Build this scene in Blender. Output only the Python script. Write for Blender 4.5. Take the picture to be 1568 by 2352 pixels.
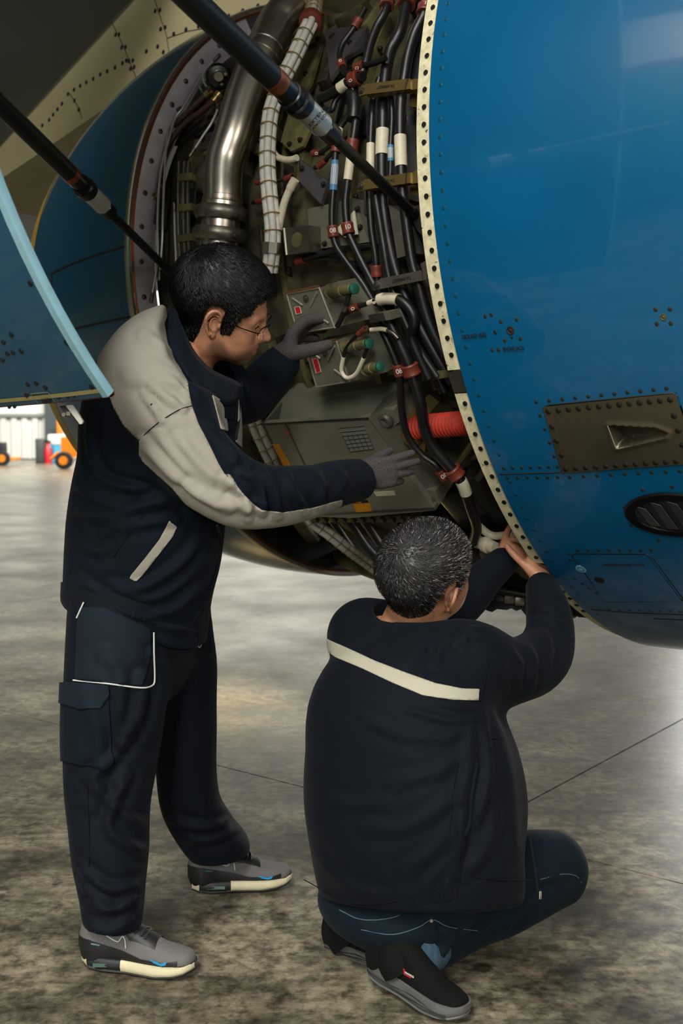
import bpy, bmesh, math, random
import numpy as np
from mathutils import Vector, Matrix
for o in list(bpy.data.objects): bpy.data.objects.remove(o)
SC = bpy.context.scene
COL = SC.collection
rnd = random.Random(7)
# ------------------------------------------------------------------ camera
FPX, CX, CY, HORIZON, CAMH = 2600.0, 784.0, 1176.0, 980.0, 1.25
PITCH = math.atan((CY-HORIZON)/FPX)
cd = bpy.data.cameras.new('camera'); cam = bpy.data.objects.new('camera', cd); COL.objects.link(cam)
cam.location = (0, 0, CAMH); cam.rotation_euler = (math.pi/2-PITCH, 0, 0)
cd.sensor_fit = 'VERTICAL'; cd.sensor_height = 36; cd.sensor_width = 24; cd.lens = FPX/2352*36
cd.dof.use_dof = True; cd.dof.focus_distance = 2.75; cd.dof.aperture_fstop = 4.5
cd.clip_start = 0.05; cd.clip_end = 300
SC.camera = cam
# ------------------------------------------------------------------ world, light, exposure
SC.view_settings.view_transform = 'Standard'; SC.view_settings.look = 'None'
SC.view_settings.gamma = 1; SC.view_settings.use_curve_mapping = False
SC.view_settings.exposure = -0.52
wd = bpy.data.worlds.new('hangar_daylight'); SC.world = wd; wd.use_nodes = True
wd.node_tree.nodes['Background'].inputs[0].default_value = (0.80, 0.92, 1.0, 1)
wd.node_tree.nodes['Background'].inputs[1].default_value = 0.22
def area_light(name, loc, target, sx, sy, power, color, spread=math.pi):
    l = bpy.data.lights.new(name, 'AREA'); l.shape = 'RECTANGLE'; l.size = sx; l.size_y = sy
    l.energy = power; l.color = color; l.spread = spread
    o = bpy.data.objects.new(name, l); COL.objects.link(o); o.location = loc
    o.rotation_euler = (Vector(target)-Vector(loc)).to_track_quat('-Z', 'Y').to_euler()
    return o
area_light('hangar_door_daylight', (-5, -6.5, 9.5), (0.0, 3, 1.0), 6, 5, 900, (1.0, 0.95, 0.86))
area_light('airliner_fill', (-3, -6, 11.5), (-9, -6, 4.5), 5, 5, 4200, (1.0, 0.97, 0.92))  # added light on the parked airliner, so its reflection shows in the cowl
area_light('engine_bay_fill', (5.5, -4.5, 3.8), (0.0, 3.6, 1.5), 3, 3, 300, (1.0, 0.93, 0.80))  # added fill, kept low to light the engine bay more than the floor
area_light('far_bay_lamp', (-6, 30, 11), (-9, 42, 3), 14, 6, 11000, (1.0, 0.97, 0.92))
area_light('left_bay_lamp', (-9, 13, 9), (-4, 8, 0), 6, 5, 2200, (1.0, 0.96, 0.88))
area_light('rear_door_daylight', (9, 16, 5), (1.5, 5, 0.2), 8, 5, 2300, (1.0, 0.98, 0.94))
def spot_light(name, loc, target, deg, power, color, blend=.5):
    l = bpy.data.lights.new(name, 'SPOT'); l.energy = power; l.color = color; l.spot_size = math.radians(deg); l.spot_blend = blend; l.shadow_soft_size = .15
    o = bpy.data.objects.new(name, l); COL.objects.link(o); o.location = loc; o.rotation_euler = (Vector(target)-Vector(loc)).to_track_quat('-Z', 'Y').to_euler()
spot_light('yellow_patch_spot', (-2.6, 10.5, 2.8), (-.42, 5.0, 0), 5.0, 3500, (1.0, 0.76, 0.30), .6)  # added spot that makes the yellow patch on the floor
area_light('airliner_side_fill', (-1.5, -10, 5), (-9, -6, 3.5), 4, 3, 2600, (1.0, 0.97, 0.92))  # second added light, on the airliner's side, to strengthen its reflected green band
# ------------------------------------------------------------------ geometry helpers
CAMP = np.array([0, 0, CAMH])
FW = np.array([0, math.cos(PITCH), -math.sin(PITCH)]); UP = np.array([0, math.sin(PITCH), math.cos(PITCH)])
def ray(px, py):
    d = FW*FPX + np.array([px-CX, 0, 0]) - UP*(py-CY)
    return d/np.linalg.norm(d)
def P(px, py, Y):                       # point of the photograph's pixel at world depth Y
    d = ray(px, py); return CAMP + d*(Y/d[1])
def PP(pts, Y=None):
    return [P(p[0], p[1], p[2] if len(p) > 2 else Y) for p in pts]
def ground(px, py, z=0.0):
    d = ray(px, py); return CAMP + d*((z-CAMH)/d[2])
def proj(V):
    d = np.asarray(V)-CAMP; z = d@FW
    return np.stack([CX+FPX*d[..., 0]/z, CY-FPX*(d@UP)/z], -1)
def lin(c):
    return tuple(((x/255.0)/12.92 if x/255.0 <= .04045 else ((x/255.0+.055)/1.055)**2.4) for x in c)
def unit(v):
    v = np.asarray(v, float); return v/np.linalg.norm(v)
def spline(pts, n=6):                   # Catmull-Rom through points
    p = np.array(pts, float)
    if len(p) < 3: return p
    q = np.vstack([2*p[0]-p[1], p, 2*p[-1]-p[-2]]); out = []
    for i in range(1, len(q)-2):
        for k in range(n):
            t = k/n
            out.append(.5*((2*q[i])+(q[i+1]-q[i-1])*t+(2*q[i-1]-5*q[i]+4*q[i+1]-q[i+2])*t*t+(-q[i-1]+3*q[i]-3*q[i+1]+q[i+2])*t**3))
    out.append(p[-1]); return np.array(out)

# ------------------------------------------------------------------ objects
def link(name, me, parent=None, loc=None):
    o = bpy.data.objects.new(name, me); COL.objects.link(o)
    if parent is not None: o.parent = parent
    return o
def tag(o, label=None, cat=None, group=None, kind=None):
    if label: o['label'] = label
    if cat: o['category'] = cat
    if group: o['group'] = group
    if kind: o['kind'] = kind
    return o
def thing(name, label, cat, group=None):
    return tag(link(name, None), label, cat, group)
class MB:                               # collects vertices and faces of ONE mesh
    def __init__(s): s.v = []; s.f = []; s.m = []; s.n = 0
    def add(s, V, F, mi=0):
        V = np.asarray(V, float).reshape(-1, 3); s.v.append(V)
        s.f += [tuple(int(i)+s.n for i in f) for f in F]; s.m += [mi]*len(F); s.n += len(V); return s
    def box(s, c, size, axes=None, mi=0, bev=0.0):
        A = np.eye(3) if axes is None else np.asarray(axes, float)
        h = np.asarray(size, float)/2; c = np.asarray(c, float)
        if bev <= 0:
            V = [c + A[0]*x*h[0] + A[1]*y*h[1] + A[2]*z*h[2] for x in (-1, 1) for y in (-1, 1) for z in (-1, 1)]
            F = [(0, 1, 3, 2), (4, 6, 7, 5), (0, 4, 5, 1), (2, 3, 7, 6), (0, 2, 6, 4), (1, 5, 7, 3)]
            return s.add(V, F, mi)
        bm = bmesh.new(); bmesh.ops.create_cube(bm, size=1.0)
        for v in bm.verts: v.co = Vector((v.co.x*2*h[0], v.co.y*2*h[1], v.co.z*2*h[2]))
        bmesh.ops.bevel(bm, geom=bm.edges[:], offset=bev, segments=2, affect='EDGES', profile=.5)
        bm.verts.index_update()
        V = [c + A[0]*v.co.x + A[1]*v.co.y + A[2]*v.co.z for v in bm.verts]
        s.add(V, [[v.index for v in f.verts] for f in bm.faces], mi); bm.free(); return s
    def tube(s, pts, r, n=10, mi=0, caps=True, closed=False):
        p = np.asarray(pts, float); m = len(p); r = np.broadcast_to(np.asarray(r, float), (m,))
        T = np.zeros_like(p)
        T[1:-1] = p[2:]-p[:-2]; T[0] = p[1]-p[0]; T[-1] = p[-1]-p[-2]
        if closed: T[0] = T[-1] = p[1]-p[-2]
        T /= np.maximum(np.linalg.norm(T, axis=1), 1e-9)[:, None]
        a = np.cross(T[0], [0, 0, 1]);
        if np.linalg.norm(a) < .1: a = np.cross(T[0], [1, 0, 0])
        a = unit(a); V = []; ang = np.linspace(0, 2*np.pi, n, endpoint=False)
        for i in range(m):
            a = unit(a - T[i]*(a@T[i])); b = np.cross(T[i], a)
            V.append(p[i] + r[i]*(np.cos(ang)[:, None]*a + np.sin(ang)[:, None]*b))
        V = np.concatenate(V); F = []
        for i in range(m-1):
            for k in range(n):
                k2 = (k+1) % n; F.append((i*n+k, i*n+k2, (i+1)*n+k2, (i+1)*n+k))
        if caps: F.append(tuple(range(n))[::-1]); F.append(tuple(range((m-1)*n, m*n)))
        return s.add(V, F, mi)
    def lathe(s, o, axis, prof, n=20, mi=0, caps=True):     # prof: list of (distance along axis, radius)
        axis = unit(axis); o = np.asarray(o, float)
        a = np.cross(axis, [0, 0, 1]);
        if np.linalg.norm(a) < .1: a = np.cross(axis, [1, 0, 0])
        a = unit(a); b = np.cross(axis, a); ang = np.linspace(0, 2*np.pi, n, endpoint=False)
        V = np.concatenate([o+axis*d+rr*(np.cos(ang)[:, None]*a+np.sin(ang)[:, None]*b) for d, rr in prof]); F = []
        for i in range(len(prof)-1):
            for k in range(n):
                k2 = (k+1) % n; F.append((i*n+k, i*n+k2, (i+1)*n+k2, (i+1)*n+k))
        if caps: F.append(tuple(range(n))[::-1]); F.append(tuple(range((len(prof)-1)*n, len(prof)*n)))
        return s.add(V, F, mi)
    def prism(s, poly, d, mi=0):        # polygon (3D points) swept by vector d
        V = np.asarray(poly, float); n = len(V)
        F = [tuple(range(n))[::-1], tuple(range(n, 2*n))] + [(i, (i+1) % n, n+(i+1) % n, n+i) for i in range(n)]
        return s.add(np.vstack([V, V+np.asarray(d, float)]), F, mi)
    def grid(s, G, mi=0, hole=None):    # G: array rows x cols x 3; hole: image outline left open
        r, c = G.shape[:2]
        F = [(i*c+j, i*c+j+1, (i+1)*c+j+1, (i+1)*c+j) for i in range(r-1) for j in range(c-1)]
        if hole is not None:
            C_ = np.array([G.reshape(-1, 3)[list(f)].mean(0) for f in F]); k = (poly_sd(proj(C_), hole) > 0) & (C_[:, 1] > .5) & (C_[:, 1] < 2.9); F = [f for f, h in zip(F, k) if not h]
        return s.add(G.reshape(-1, 3), F, mi)
    def build(s, name, mats, parent=None, smooth=True, angle=None, fix=True):
        me = bpy.data.meshes.new(name)
        V = np.concatenate(s.v) if s.v else np.zeros((0, 3))
        me.from_pydata(V.tolist(), [], s.f)
        for m in (mats if isinstance(mats, (list, tuple)) else [mats]): me.materials.append(m)
        me.polygons.foreach_set('material_index', s.m)
        if fix:
            bm = bmesh.new(); bm.from_mesh(me); bmesh.ops.recalc_face_normals(bm, faces=bm.faces[:]); bm.to_mesh(me); bm.free()
        if smooth:
            me.polygons.foreach_set('use_smooth', [True]*len(me.polygons))
            me.set_sharp_from_angle(angle=math.radians(angle or 40))
        me.update()
        return link(name, me, parent)

# ------------------------------------------------------------------ materials
def mat(name, col, rough=.5, metal=0.0, var=.0, vscale=8.0, bump=0.0, bscale=60.0, col2=None, spec=.5, coat=0.0, emit=None,
        aniso=None, scratch=None, rvar=0.0, sss=0.0):
    m = bpy.data.materials.new(name); m.use_nodes = True; nt = m.node_tree; b = nt.nodes['Principled BSDF']
    c = lin(col); b.inputs['Base Color'].default_value = (*c, 1); b.inputs['Roughness'].default_value = rough
    b.inputs['Metallic'].default_value = metal; b.inputs['Specular IOR Level'].default_value = spec
    if coat: b.inputs['Coat Weight'].default_value = coat; b.inputs['Coat Roughness'].default_value = .06
    if sss:
        b.inputs['Subsurface Weight'].default_value = sss; b.inputs['Subsurface Radius'].default_value = (.012, .004, .002)
        b.inputs['Subsurface Scale'].default_value = 1.0
    tc = nt.nodes.new('ShaderNodeTexCoord')
    if var > 0 or col2:
        n = nt.nodes.new('ShaderNodeTexNoise'); n.inputs['Scale'].default_value = vscale; n.inputs['Detail'].default_value = 6
        nt.links.new(tc.outputs['Object'], n.inputs['Vector'])
        r = nt.nodes.new('ShaderNodeValToRGB'); c2 = lin(col2) if col2 else tuple(x*(1-var) for x in c)
        r.color_ramp.elements[0].position = .35; r.color_ramp.elements[1].position = .65
        r.color_ramp.elements[0].color = (*c2, 1); r.color_ramp.elements[1].color = (*c, 1)
        nt.links.new(n.outputs['Fac'], r.inputs[0]); nt.links.new(r.outputs[0], b.inputs['Base Color'])
        if rvar:
            mr = nt.nodes.new('ShaderNodeMapRange'); mr.inputs['To Min'].default_value = rough-rvar; mr.inputs['To Max'].default_value = rough+rvar
            nt.links.new(n.outputs['Fac'], mr.inputs[0]); nt.links.new(mr.outputs[0], b.inputs['Roughness'])
    if bump > 0:
        n2 = nt.nodes.new('ShaderNodeTexNoise'); n2.inputs['Scale'].default_value = bscale; n2.inputs['Detail'].default_value = 4
        nt.links.new(tc.outputs['Object'], n2.inputs['Vector'])
        bp = nt.nodes.new('ShaderNodeBump'); bp.inputs['Strength'].default_value = bump; bp.inputs['Distance'].default_value = .004
        nt.links.new(n2.outputs['Fac'], bp.inputs['Height']); nt.links.new(bp.outputs[0], b.inputs['Normal'])
    if emit:
        b.inputs['Emission Color'].default_value = (*c, 1); b.inputs['Emission Strength'].default_value = emit
    return m

# ------------------------------------------------------------------ signed distance modelling for soft bodies
def smin(a, b, k):
    if k <= 0: return np.minimum(a, b)
    h = np.maximum(k-np.abs(a-b), 0)/k; return np.minimum(a, b)-h*h*k*.25
class Vol:
    def __init__(s, lo, hi, h):
        s.lo = np.asarray(lo, float); s.h = h; s.n = np.ceil((np.asarray(hi)-s.lo)/h).astype(int)+1
        s.D = np.full(s.n, 9.0, np.float32)
    def _sub(s, bb, pad):
        a = np.clip(np.floor((bb[0]-pad-s.lo)/s.h).astype(int), 0, s.n); b = np.clip(np.ceil((bb[1]+pad-s.lo)/s.h).astype(int)+1, 0, s.n)
        sl = tuple(slice(i, j) for i, j in zip(a, b))
        g = np.meshgrid(*[s.lo[i]+s.h*np.arange(a[i], b[i]) for i in range(3)], indexing='ij')
        return sl, np.stack(g, -1).astype(np.float32)
    def add(s, prim, k=.02, pad=None):
        fn, bb = prim; sl, G = s._sub(bb, max(k, .02)+2*s.h if pad is None else pad)
        if G.size: s.D[sl] = smin(s.D[sl], fn(G), k)
        return s
    def cut(s, prim, k=.01):
        fn, bb = prim; sl, G = s._sub(bb, k+2*s.h)
        if G.size: s.D[sl] = -smin(-s.D[sl], fn(G), k)
        return s
    def mesh(s, smooth=1):
        D = s.D; S = D < 0; n = np.array(D.shape)-1
        cnt = np.zeros(n, np.int8); cs = [(i, j, k) for i in (0, 1) for j in (0, 1) for k in (0, 1)]
        def cor(A, c): return A[c[0]:c[0]+n[0], c[1]:c[1]+n[1], c[2]:c[2]+n[2]]
        for c in cs: cnt += cor(S, c)
        mix = (cnt > 0) & (cnt < 8); idx = np.full(n, -1, np.int64); ijk = np.argwhere(mix); idx[mix] = np.arange(len(ijk))
        acc = np.zeros((len(ijk), 3)); num = np.zeros(len(ijk))
        for ax in range(3):
            for c in cs:
                if c[ax]: continue
                c2 = list(c); c2[ax] = 1
                d0 = cor(D, c)[mix]; d1 = cor(D, tuple(c2))[mix]; x = (d0 < 0) != (d1 < 0)
                t = np.where(x, d0/np.where(x, d0-d1, 1), 0)
                pos = np.tile(np.array(c, float), (len(ijk), 1)); pos[:, ax] += t
                acc[x] += pos[x]; num[x] += 1
        V = s.lo + s.h*(ijk+acc/num[:, None]); F = []
        for ax in range(3):
            o = [a for a in range(3) if a != ax]
            sl0 = [slice(0, n[a]) if a == ax else slice(1, n[a]) for a in range(3)]
            sl1 = list(sl0); sl1[ax] = slice(1, n[ax]+1)
            A = S[tuple(sl0)]; B = S[tuple(sl1)]; e = np.argwhere(A != B)
            if not len(e): continue
            flip = A[A != B]; base = e.copy(); base[:, o[0]] += 1; base[:, o[1]] += 1
            q = []
            for du, dv in ((-1, -1), (0, -1), (0, 0), (-1, 0)):
                t = base.copy(); t[:, o[0]] += du; t[:, o[1]] += dv; q.append(idx[t[:, 0], t[:, 1], t[:, 2]])
            q = np.stack(q, 1)
            if ax == 1: flip = ~flip
            q = np.where(flip[:, None], q, q[:, ::-1]); F.append(q)
        F = np.concatenate(F); F = F[(F >= 0).all(1)]
        for _ in range(smooth): V = lap(V, F, .5)
        return V, F
def lap(V, F, w=.5):
    A = np.zeros_like(V); c = np.zeros(len(V))
    for i in range(F.shape[1]):
        for j in (i-1, (i+1) % F.shape[1]):
            for ax in range(3): A[:, ax] += np.bincount(F[:, i], V[F[:, j], ax], len(V))
            c += np.bincount(F[:, i], minlength=len(V))
    return V*(1-w)+w*A/np.maximum(c, 1)[:, None]
def vnorm(V, F):
    a = V[F[:, 0]]; N = np.cross(V[F[:, 1]]-a, V[F[:, 2]]-a)
    if F.shape[1] == 4: N = N+np.cross(V[F[:, 2]]-a, V[F[:, 3]]-a)
    R = np.zeros_like(V)
    for i in range(F.shape[1]):
        for ax in range(3): R[:, ax] += np.bincount(F[:, i], N[:, ax], len(V))
    return R/np.maximum(np.linalg.norm(R, axis=1), 1e-12)[:, None]
def p_ell(c, r, R=None):
    c = np.asarray(c, float); r = np.asarray(r, float); R = np.eye(3) if R is None else np.asarray(R, float)   # rows of R = local axes
    def fn(G):
        q = (G-c)@R.T; k0 = np.linalg.norm(q/r, axis=-1); k1 = np.linalg.norm(q/(r*r), axis=-1)
        return k0*(k0-1)/np.maximum(k1, 1e-9)
    e = np.sqrt(((R.T*r)**2).sum(1)); return fn, (c-e, c+e)
def p_path(pts, ra, rb=None, side=None, n=5, flat=False):      # tapered tube; rb = half-breadth along side, ra = across it
    p = np.asarray(pts, float); ra = np.broadcast_to(np.asarray(ra, float), (len(p),)); rb = ra if rb is None else np.broadcast_to(np.asarray(rb, float), (len(p),))
    Q = spline(np.column_stack([p, ra, rb]), n) if n > 1 and len(p) > 2 else np.column_stack([p, ra, rb])
    sd = None if side is None else np.asarray(side, float)
    if sd is not None and sd.ndim == 2:
        sd = spline(sd, n) if n > 1 and len(p) > 2 else sd
    def fn(G):
        best = np.full(G.shape[:-1], 1e9, np.float32); out = np.full(G.shape[:-1], 9.0, np.float32)
        for i in range(len(Q)-1):
            a, b = Q[i, :3], Q[i+1, :3]; ab = b-a; L2 = max(ab@ab, 1e-12); w = G-a; t = np.clip((w@ab)/L2, 0, 1)
            v = w-t[..., None]*ab; d2 = (v*v).sum(-1)
            A = Q[i, 3]+(Q[i+1, 3]-Q[i, 3])*t; B = Q[i, 4]+(Q[i+1, 4]-Q[i, 4])*t
            if sd is None: d = np.sqrt(d2)-A
            else:
                s0 = sd if sd.ndim == 1 else sd[i]
                s0 = unit(s0); y = v@s0; x2 = np.maximum(d2-y*y, 0)
                k0 = np.sqrt(x2/(A*A)+y*y/(B*B)); k1 = np.sqrt(x2/A**4+y*y/B**4)
                d = np.where(k0 < .05, -np.minimum(A, B), k0*(k0-1)/np.maximum(k1, 1e-6))
            out = np.minimum(out, d) if sd is None else np.minimum(out, d)
        return out
    m = np.maximum(Q[:, 3], Q[:, 4])[:, None]
    return fn, ((Q[:, :3]-m).min(0), (Q[:, :3]+m).max(0))
def p_box(c, h, R=None, rnd_=.01):
    c = np.asarray(c, float); h = np.asarray(h, float)-rnd_; R = np.eye(3) if R is None else np.asarray(R, float)
    def fn(G):
        q = np.abs((G-c)@R.T)-h
        return np.linalg.norm(np.maximum(q, 0), axis=-1)+np.minimum(q.max(-1), 0)-rnd_
    e = (np.abs(R.T)*(h+rnd_)).sum(1); return fn, (c-e, c+e)
def peel(V, F, field, off=.002, N=None, big=True):
    """the part of a mesh where field > 0, cut exactly along field = 0 and lifted by off"""
    N = vnorm(V, F) if N is None else N
    T = F if F.shape[1] == 3 else np.vstack([F[:, [0, 1, 2]], F[:, [0, 2, 3]]])
    pos = field > 0; T = T[pos[T].any(1)]
    nv = []; key = {}; out = []
    if big and len(T):
        lab = np.arange(len(V))
        for _ in range(400):
            m_ = lab[T].min(1); l2 = lab.copy()
            for c_ in range(3): np.minimum.at(l2, T[:, c_], m_)
            l2 = l2[l2]
            if (l2 == lab).all(): break
            lab = l2
        g_ = lab[T[:, 0]]; u_, c_ = np.unique(g_, return_counts=True); T = T[g_ == u_[c_.argmax()]]
    def vid(i):
        if i not in key: key[i] = len(nv); nv.append(V[i]+N[i]*off)
        return key[i]
    def eid(i, j):
        k = (min(i, j), max(i, j))
        if k not in key:
            t = field[i]/(field[i]-field[j]); key[k] = len(nv); nv.append((V[i]*(1-t)+V[j]*t)+(N[i]*(1-t)+N[j]*t)*off)
        return key[k]
    for tri in T.tolist():
        s = [bool(pos[i]) for i in tri]
        if all(s): out.append([vid(i) for i in tri]); continue
        poly = []
        for a in range(3):
            i, j = tri[a], tri[(a+1) % 3]
            if s[a]: poly.append(vid(i))
            if s[a] != s[(a+1) % 3]: poly.append(eid(i, j))
        if len(poly) >= 3: out.append(poly)
    return np.array(nv), out
def soft(name, V, F, m, parent=None, thick=0.0):
    me = bpy.data.meshes.new(name); me.from_pydata(np.asarray(V).tolist(), [], [list(map(int, f)) for f in F])
    me.materials.append(m); me.polygons.foreach_set('use_smooth', [True]*len(me.polygons)); me.update()
    o = link(name, me, parent)
    if thick:
        md = o.modifiers.new('thickness', 'SOLIDIFY'); md.thickness = thick; md.offset = -1
    return o
def poly_sd(Q, pts):                    # signed distance (2D) to polygon, positive inside
    Q = np.asarray(Q, float); p = np.asarray(pts, float); d = np.full(len(Q), 1e9); ins = np.zeros(len(Q), bool)
    for i in range(len(p)):
        a, b = p[i], p[(i+1) % len(p)]; ab = b-a; w = Q-a; t = np.clip((w@ab)/max(ab@ab, 1e-9), 0, 1)
        d = np.minimum(d, np.linalg.norm(w-t[:, None]*ab, axis=1))
        c = ((a[1] > Q[:, 1]) != (b[1] > Q[:, 1]))
        xx = a[0]+(Q[:, 1]-a[1])/(b[1]-a[1] if b[1] != a[1] else 1e-9)*ab[0]
        ins ^= c & (Q[:, 0] < xx)
    return np.where(ins, d, -d)
def line_d(Q, pts):
    Q = np.asarray(Q, float); p = np.asarray(pts, float); d = np.full(len(Q), 1e9)
    for i in range(len(p)-1):
        a, b = p[i], p[i+1]; ab = b-a; w = Q-a; t = np.clip((w@ab)/max(ab@ab, 1e-9), 0, 1)
        d = np.minimum(d, np.linalg.norm(w-t[:, None]*ab, axis=1))
    return d
# ------------------------------------------------------------------ engine frame: s forward along the axis, a = angle (0 towards camera side, 90 up), r = radius
EC = np.array([1.104, 3.796, 1.876]); YAW, TAU = .721, .063
EAX = np.array([math.cos(YAW)*math.cos(TAU), -math.sin(YAW)*math.cos(TAU), math.sin(TAU)])
ER = np.array([-math.sin(YAW), -math.cos(YAW), 0.0]); EU = np.cross(ER, EAX); EU = EU*np.sign(EU[2])
def EP(s, a, r):
    a = math.radians(a); return EC + s*EAX + r*(math.cos(a)*ER+math.sin(a)*EU)
def EN(a): a = math.radians(a); return math.cos(a)*ER+math.sin(a)*EU          # outward
def ET(a): a = math.radians(a); return -math.sin(a)*ER+math.cos(a)*EU         # along the circumference, upwards on the camera side
def case_r(s): return 1.05+.06*s
def hit(px, py, rf):
    if not callable(rf): r_ = rf; rf = lambda s: r_+0*s
    d = ray(px, py); t = np.linspace(1, 7, 3000); Q = CAMP+t[:, None]*d-EC; s = Q@EAX
    g = np.linalg.norm(Q-s[:, None]*EAX, axis=1)-rf(s); i = np.where((g[:-1] > 0) & (g[1:] <= 0))[0]
    if not len(i): i = [int(np.abs(g).argmin())]
    i = i[0]; q = Q[i]
    if i+1 < len(t) and g[i] != g[i+1]: q = Q[i]+(Q[i+1]-Q[i])*np.clip(g[i]/(g[i]-g[i+1]), 0, 1)
    return EC+q, float(q@EAX), math.degrees(math.atan2(q@EU, q@ER)), float(np.linalg.norm(q-(q@EAX)*EAX))
def on(px, py, dr=0.0): return hit(px, py, lambda s: case_r(s)+dr)[0]         # point at height dr over the fan case
def revolve(prof, a0, a1, n=96):        # surface of revolution about the engine axis
    A = np.radians(np.linspace(a0, a1, n)); return np.array([[EC+s*EAX+r*(math.cos(a)*ER+math.sin(a)*EU) for a in A] for s, r in prof])
# ------------------------------------------------------------------ shared materials
M = {}
def skin_mat(name, col, var):
    m = mat(name, col, .32, 0, var, 3.0, .02, 25, coat=.7, rvar=.05)
    return m
M['blue'] = skin_mat('blue_paint', (0, 84, 127), .10)
M['teal'] = skin_mat('teal_paint', (2, 72, 100), .10)
M['cream'] = mat('cream_primer', (196, 190, 160), .5, 0, 0, 40, .1, 80, col2=(150, 142, 112))
M['grey_metal'] = mat('brushed_grey_metal', (118, 116, 120), .38, .75, .25, 12, .05, 60)
M['steel'] = mat('polished_steel', (196, 188, 174), .30, 1.0, .12, 9, .02, 40, rvar=.06)
M['dull_steel'] = mat('dull_steel', (120, 116, 104), .4, .9, .3, 20, .08, 80)
M['olive'] = mat('olive_primer_metal', (122, 116, 74), .5, .35, 0, 14, .12, 50, col2=(76, 72, 48))
M['case'] = mat('fan_case_metal', (104, 100, 74), .48, .4, 0, 7, .15, 40, col2=(56, 54, 42))
M['dark'] = mat('dark_interior', (22, 22, 20), .7, .1, .3, 9)
M['black_hose'] = mat('black_rubber_hose', (17, 18, 19), .42, 0, .3, 30, .08, 90)
M['black_gloss'] = mat('black_plastic', (12, 13, 14), .28, 0)
M['white_cable'] = mat('off_white_cable', (196, 194, 182), .55, 0, .15, 60)
M['cloth_tape'] = mat('cream_cloth_tape', (206, 198, 168), .7, 0, .2, 90, .2, 200)
M['cord'] = mat('lacing_cord', (120, 98, 48), .8)
M['clamp'] = mat('brown_red_silicone', (112, 46, 28), .5, 0, .3, 40)
M['label'] = mat('white_label', (205, 198, 172), .5, 0, .12, 60)
M['blue_label'] = mat('blue_label', (66, 118, 160), .5)
M['bracket'] = mat('gold_plated_bracket', (150, 130, 78), .34, .75, .2, 15, .04)
M['bracket_grey'] = mat('grey_bracket_metal', (128, 124, 112), .36, .7, .2, 15, .04)
M['box'] = mat('olive_grey_box', (106, 106, 90), .46, .3, .18, 10, .06, 90)
M['box2'] = mat('grey_green_box', (122, 122, 104), .5, .15, .15, 6, .06, 90)
M['red_plate'] = mat('red_plate', (176, 22, 34), .4)
M['amber'] = mat('amber_plate', (208, 140, 16), .5, 0, .12, 40)
M['red_hose'] = mat('red_silicone_hose', (172, 52, 36), .55, 0, .25, 25, .1)
M['green'] = mat('green_connector', (30, 92, 74), .4, .3)
M['ink'] = mat('black_ink', (14, 16, 18), .6)
M['white_ink'] = mat('white_ink', (215, 212, 200), .6)
M['copper'] = mat('worn_copper', (170, 96, 58), .4, .8, .4, 40)
M['rod'] = mat('rod_black_anodised', (36, 38, 37), .42, .5, .15, 20)
M['bolt'] = mat('bolt_metal', (60, 58, 50), .4, .8)
M['hole'] = mat('fastener_dark', (26, 30, 32), .5, .4)
M['copper_edge'] = mat('copper_edge', (150, 105, 70), .35, .8)

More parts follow.
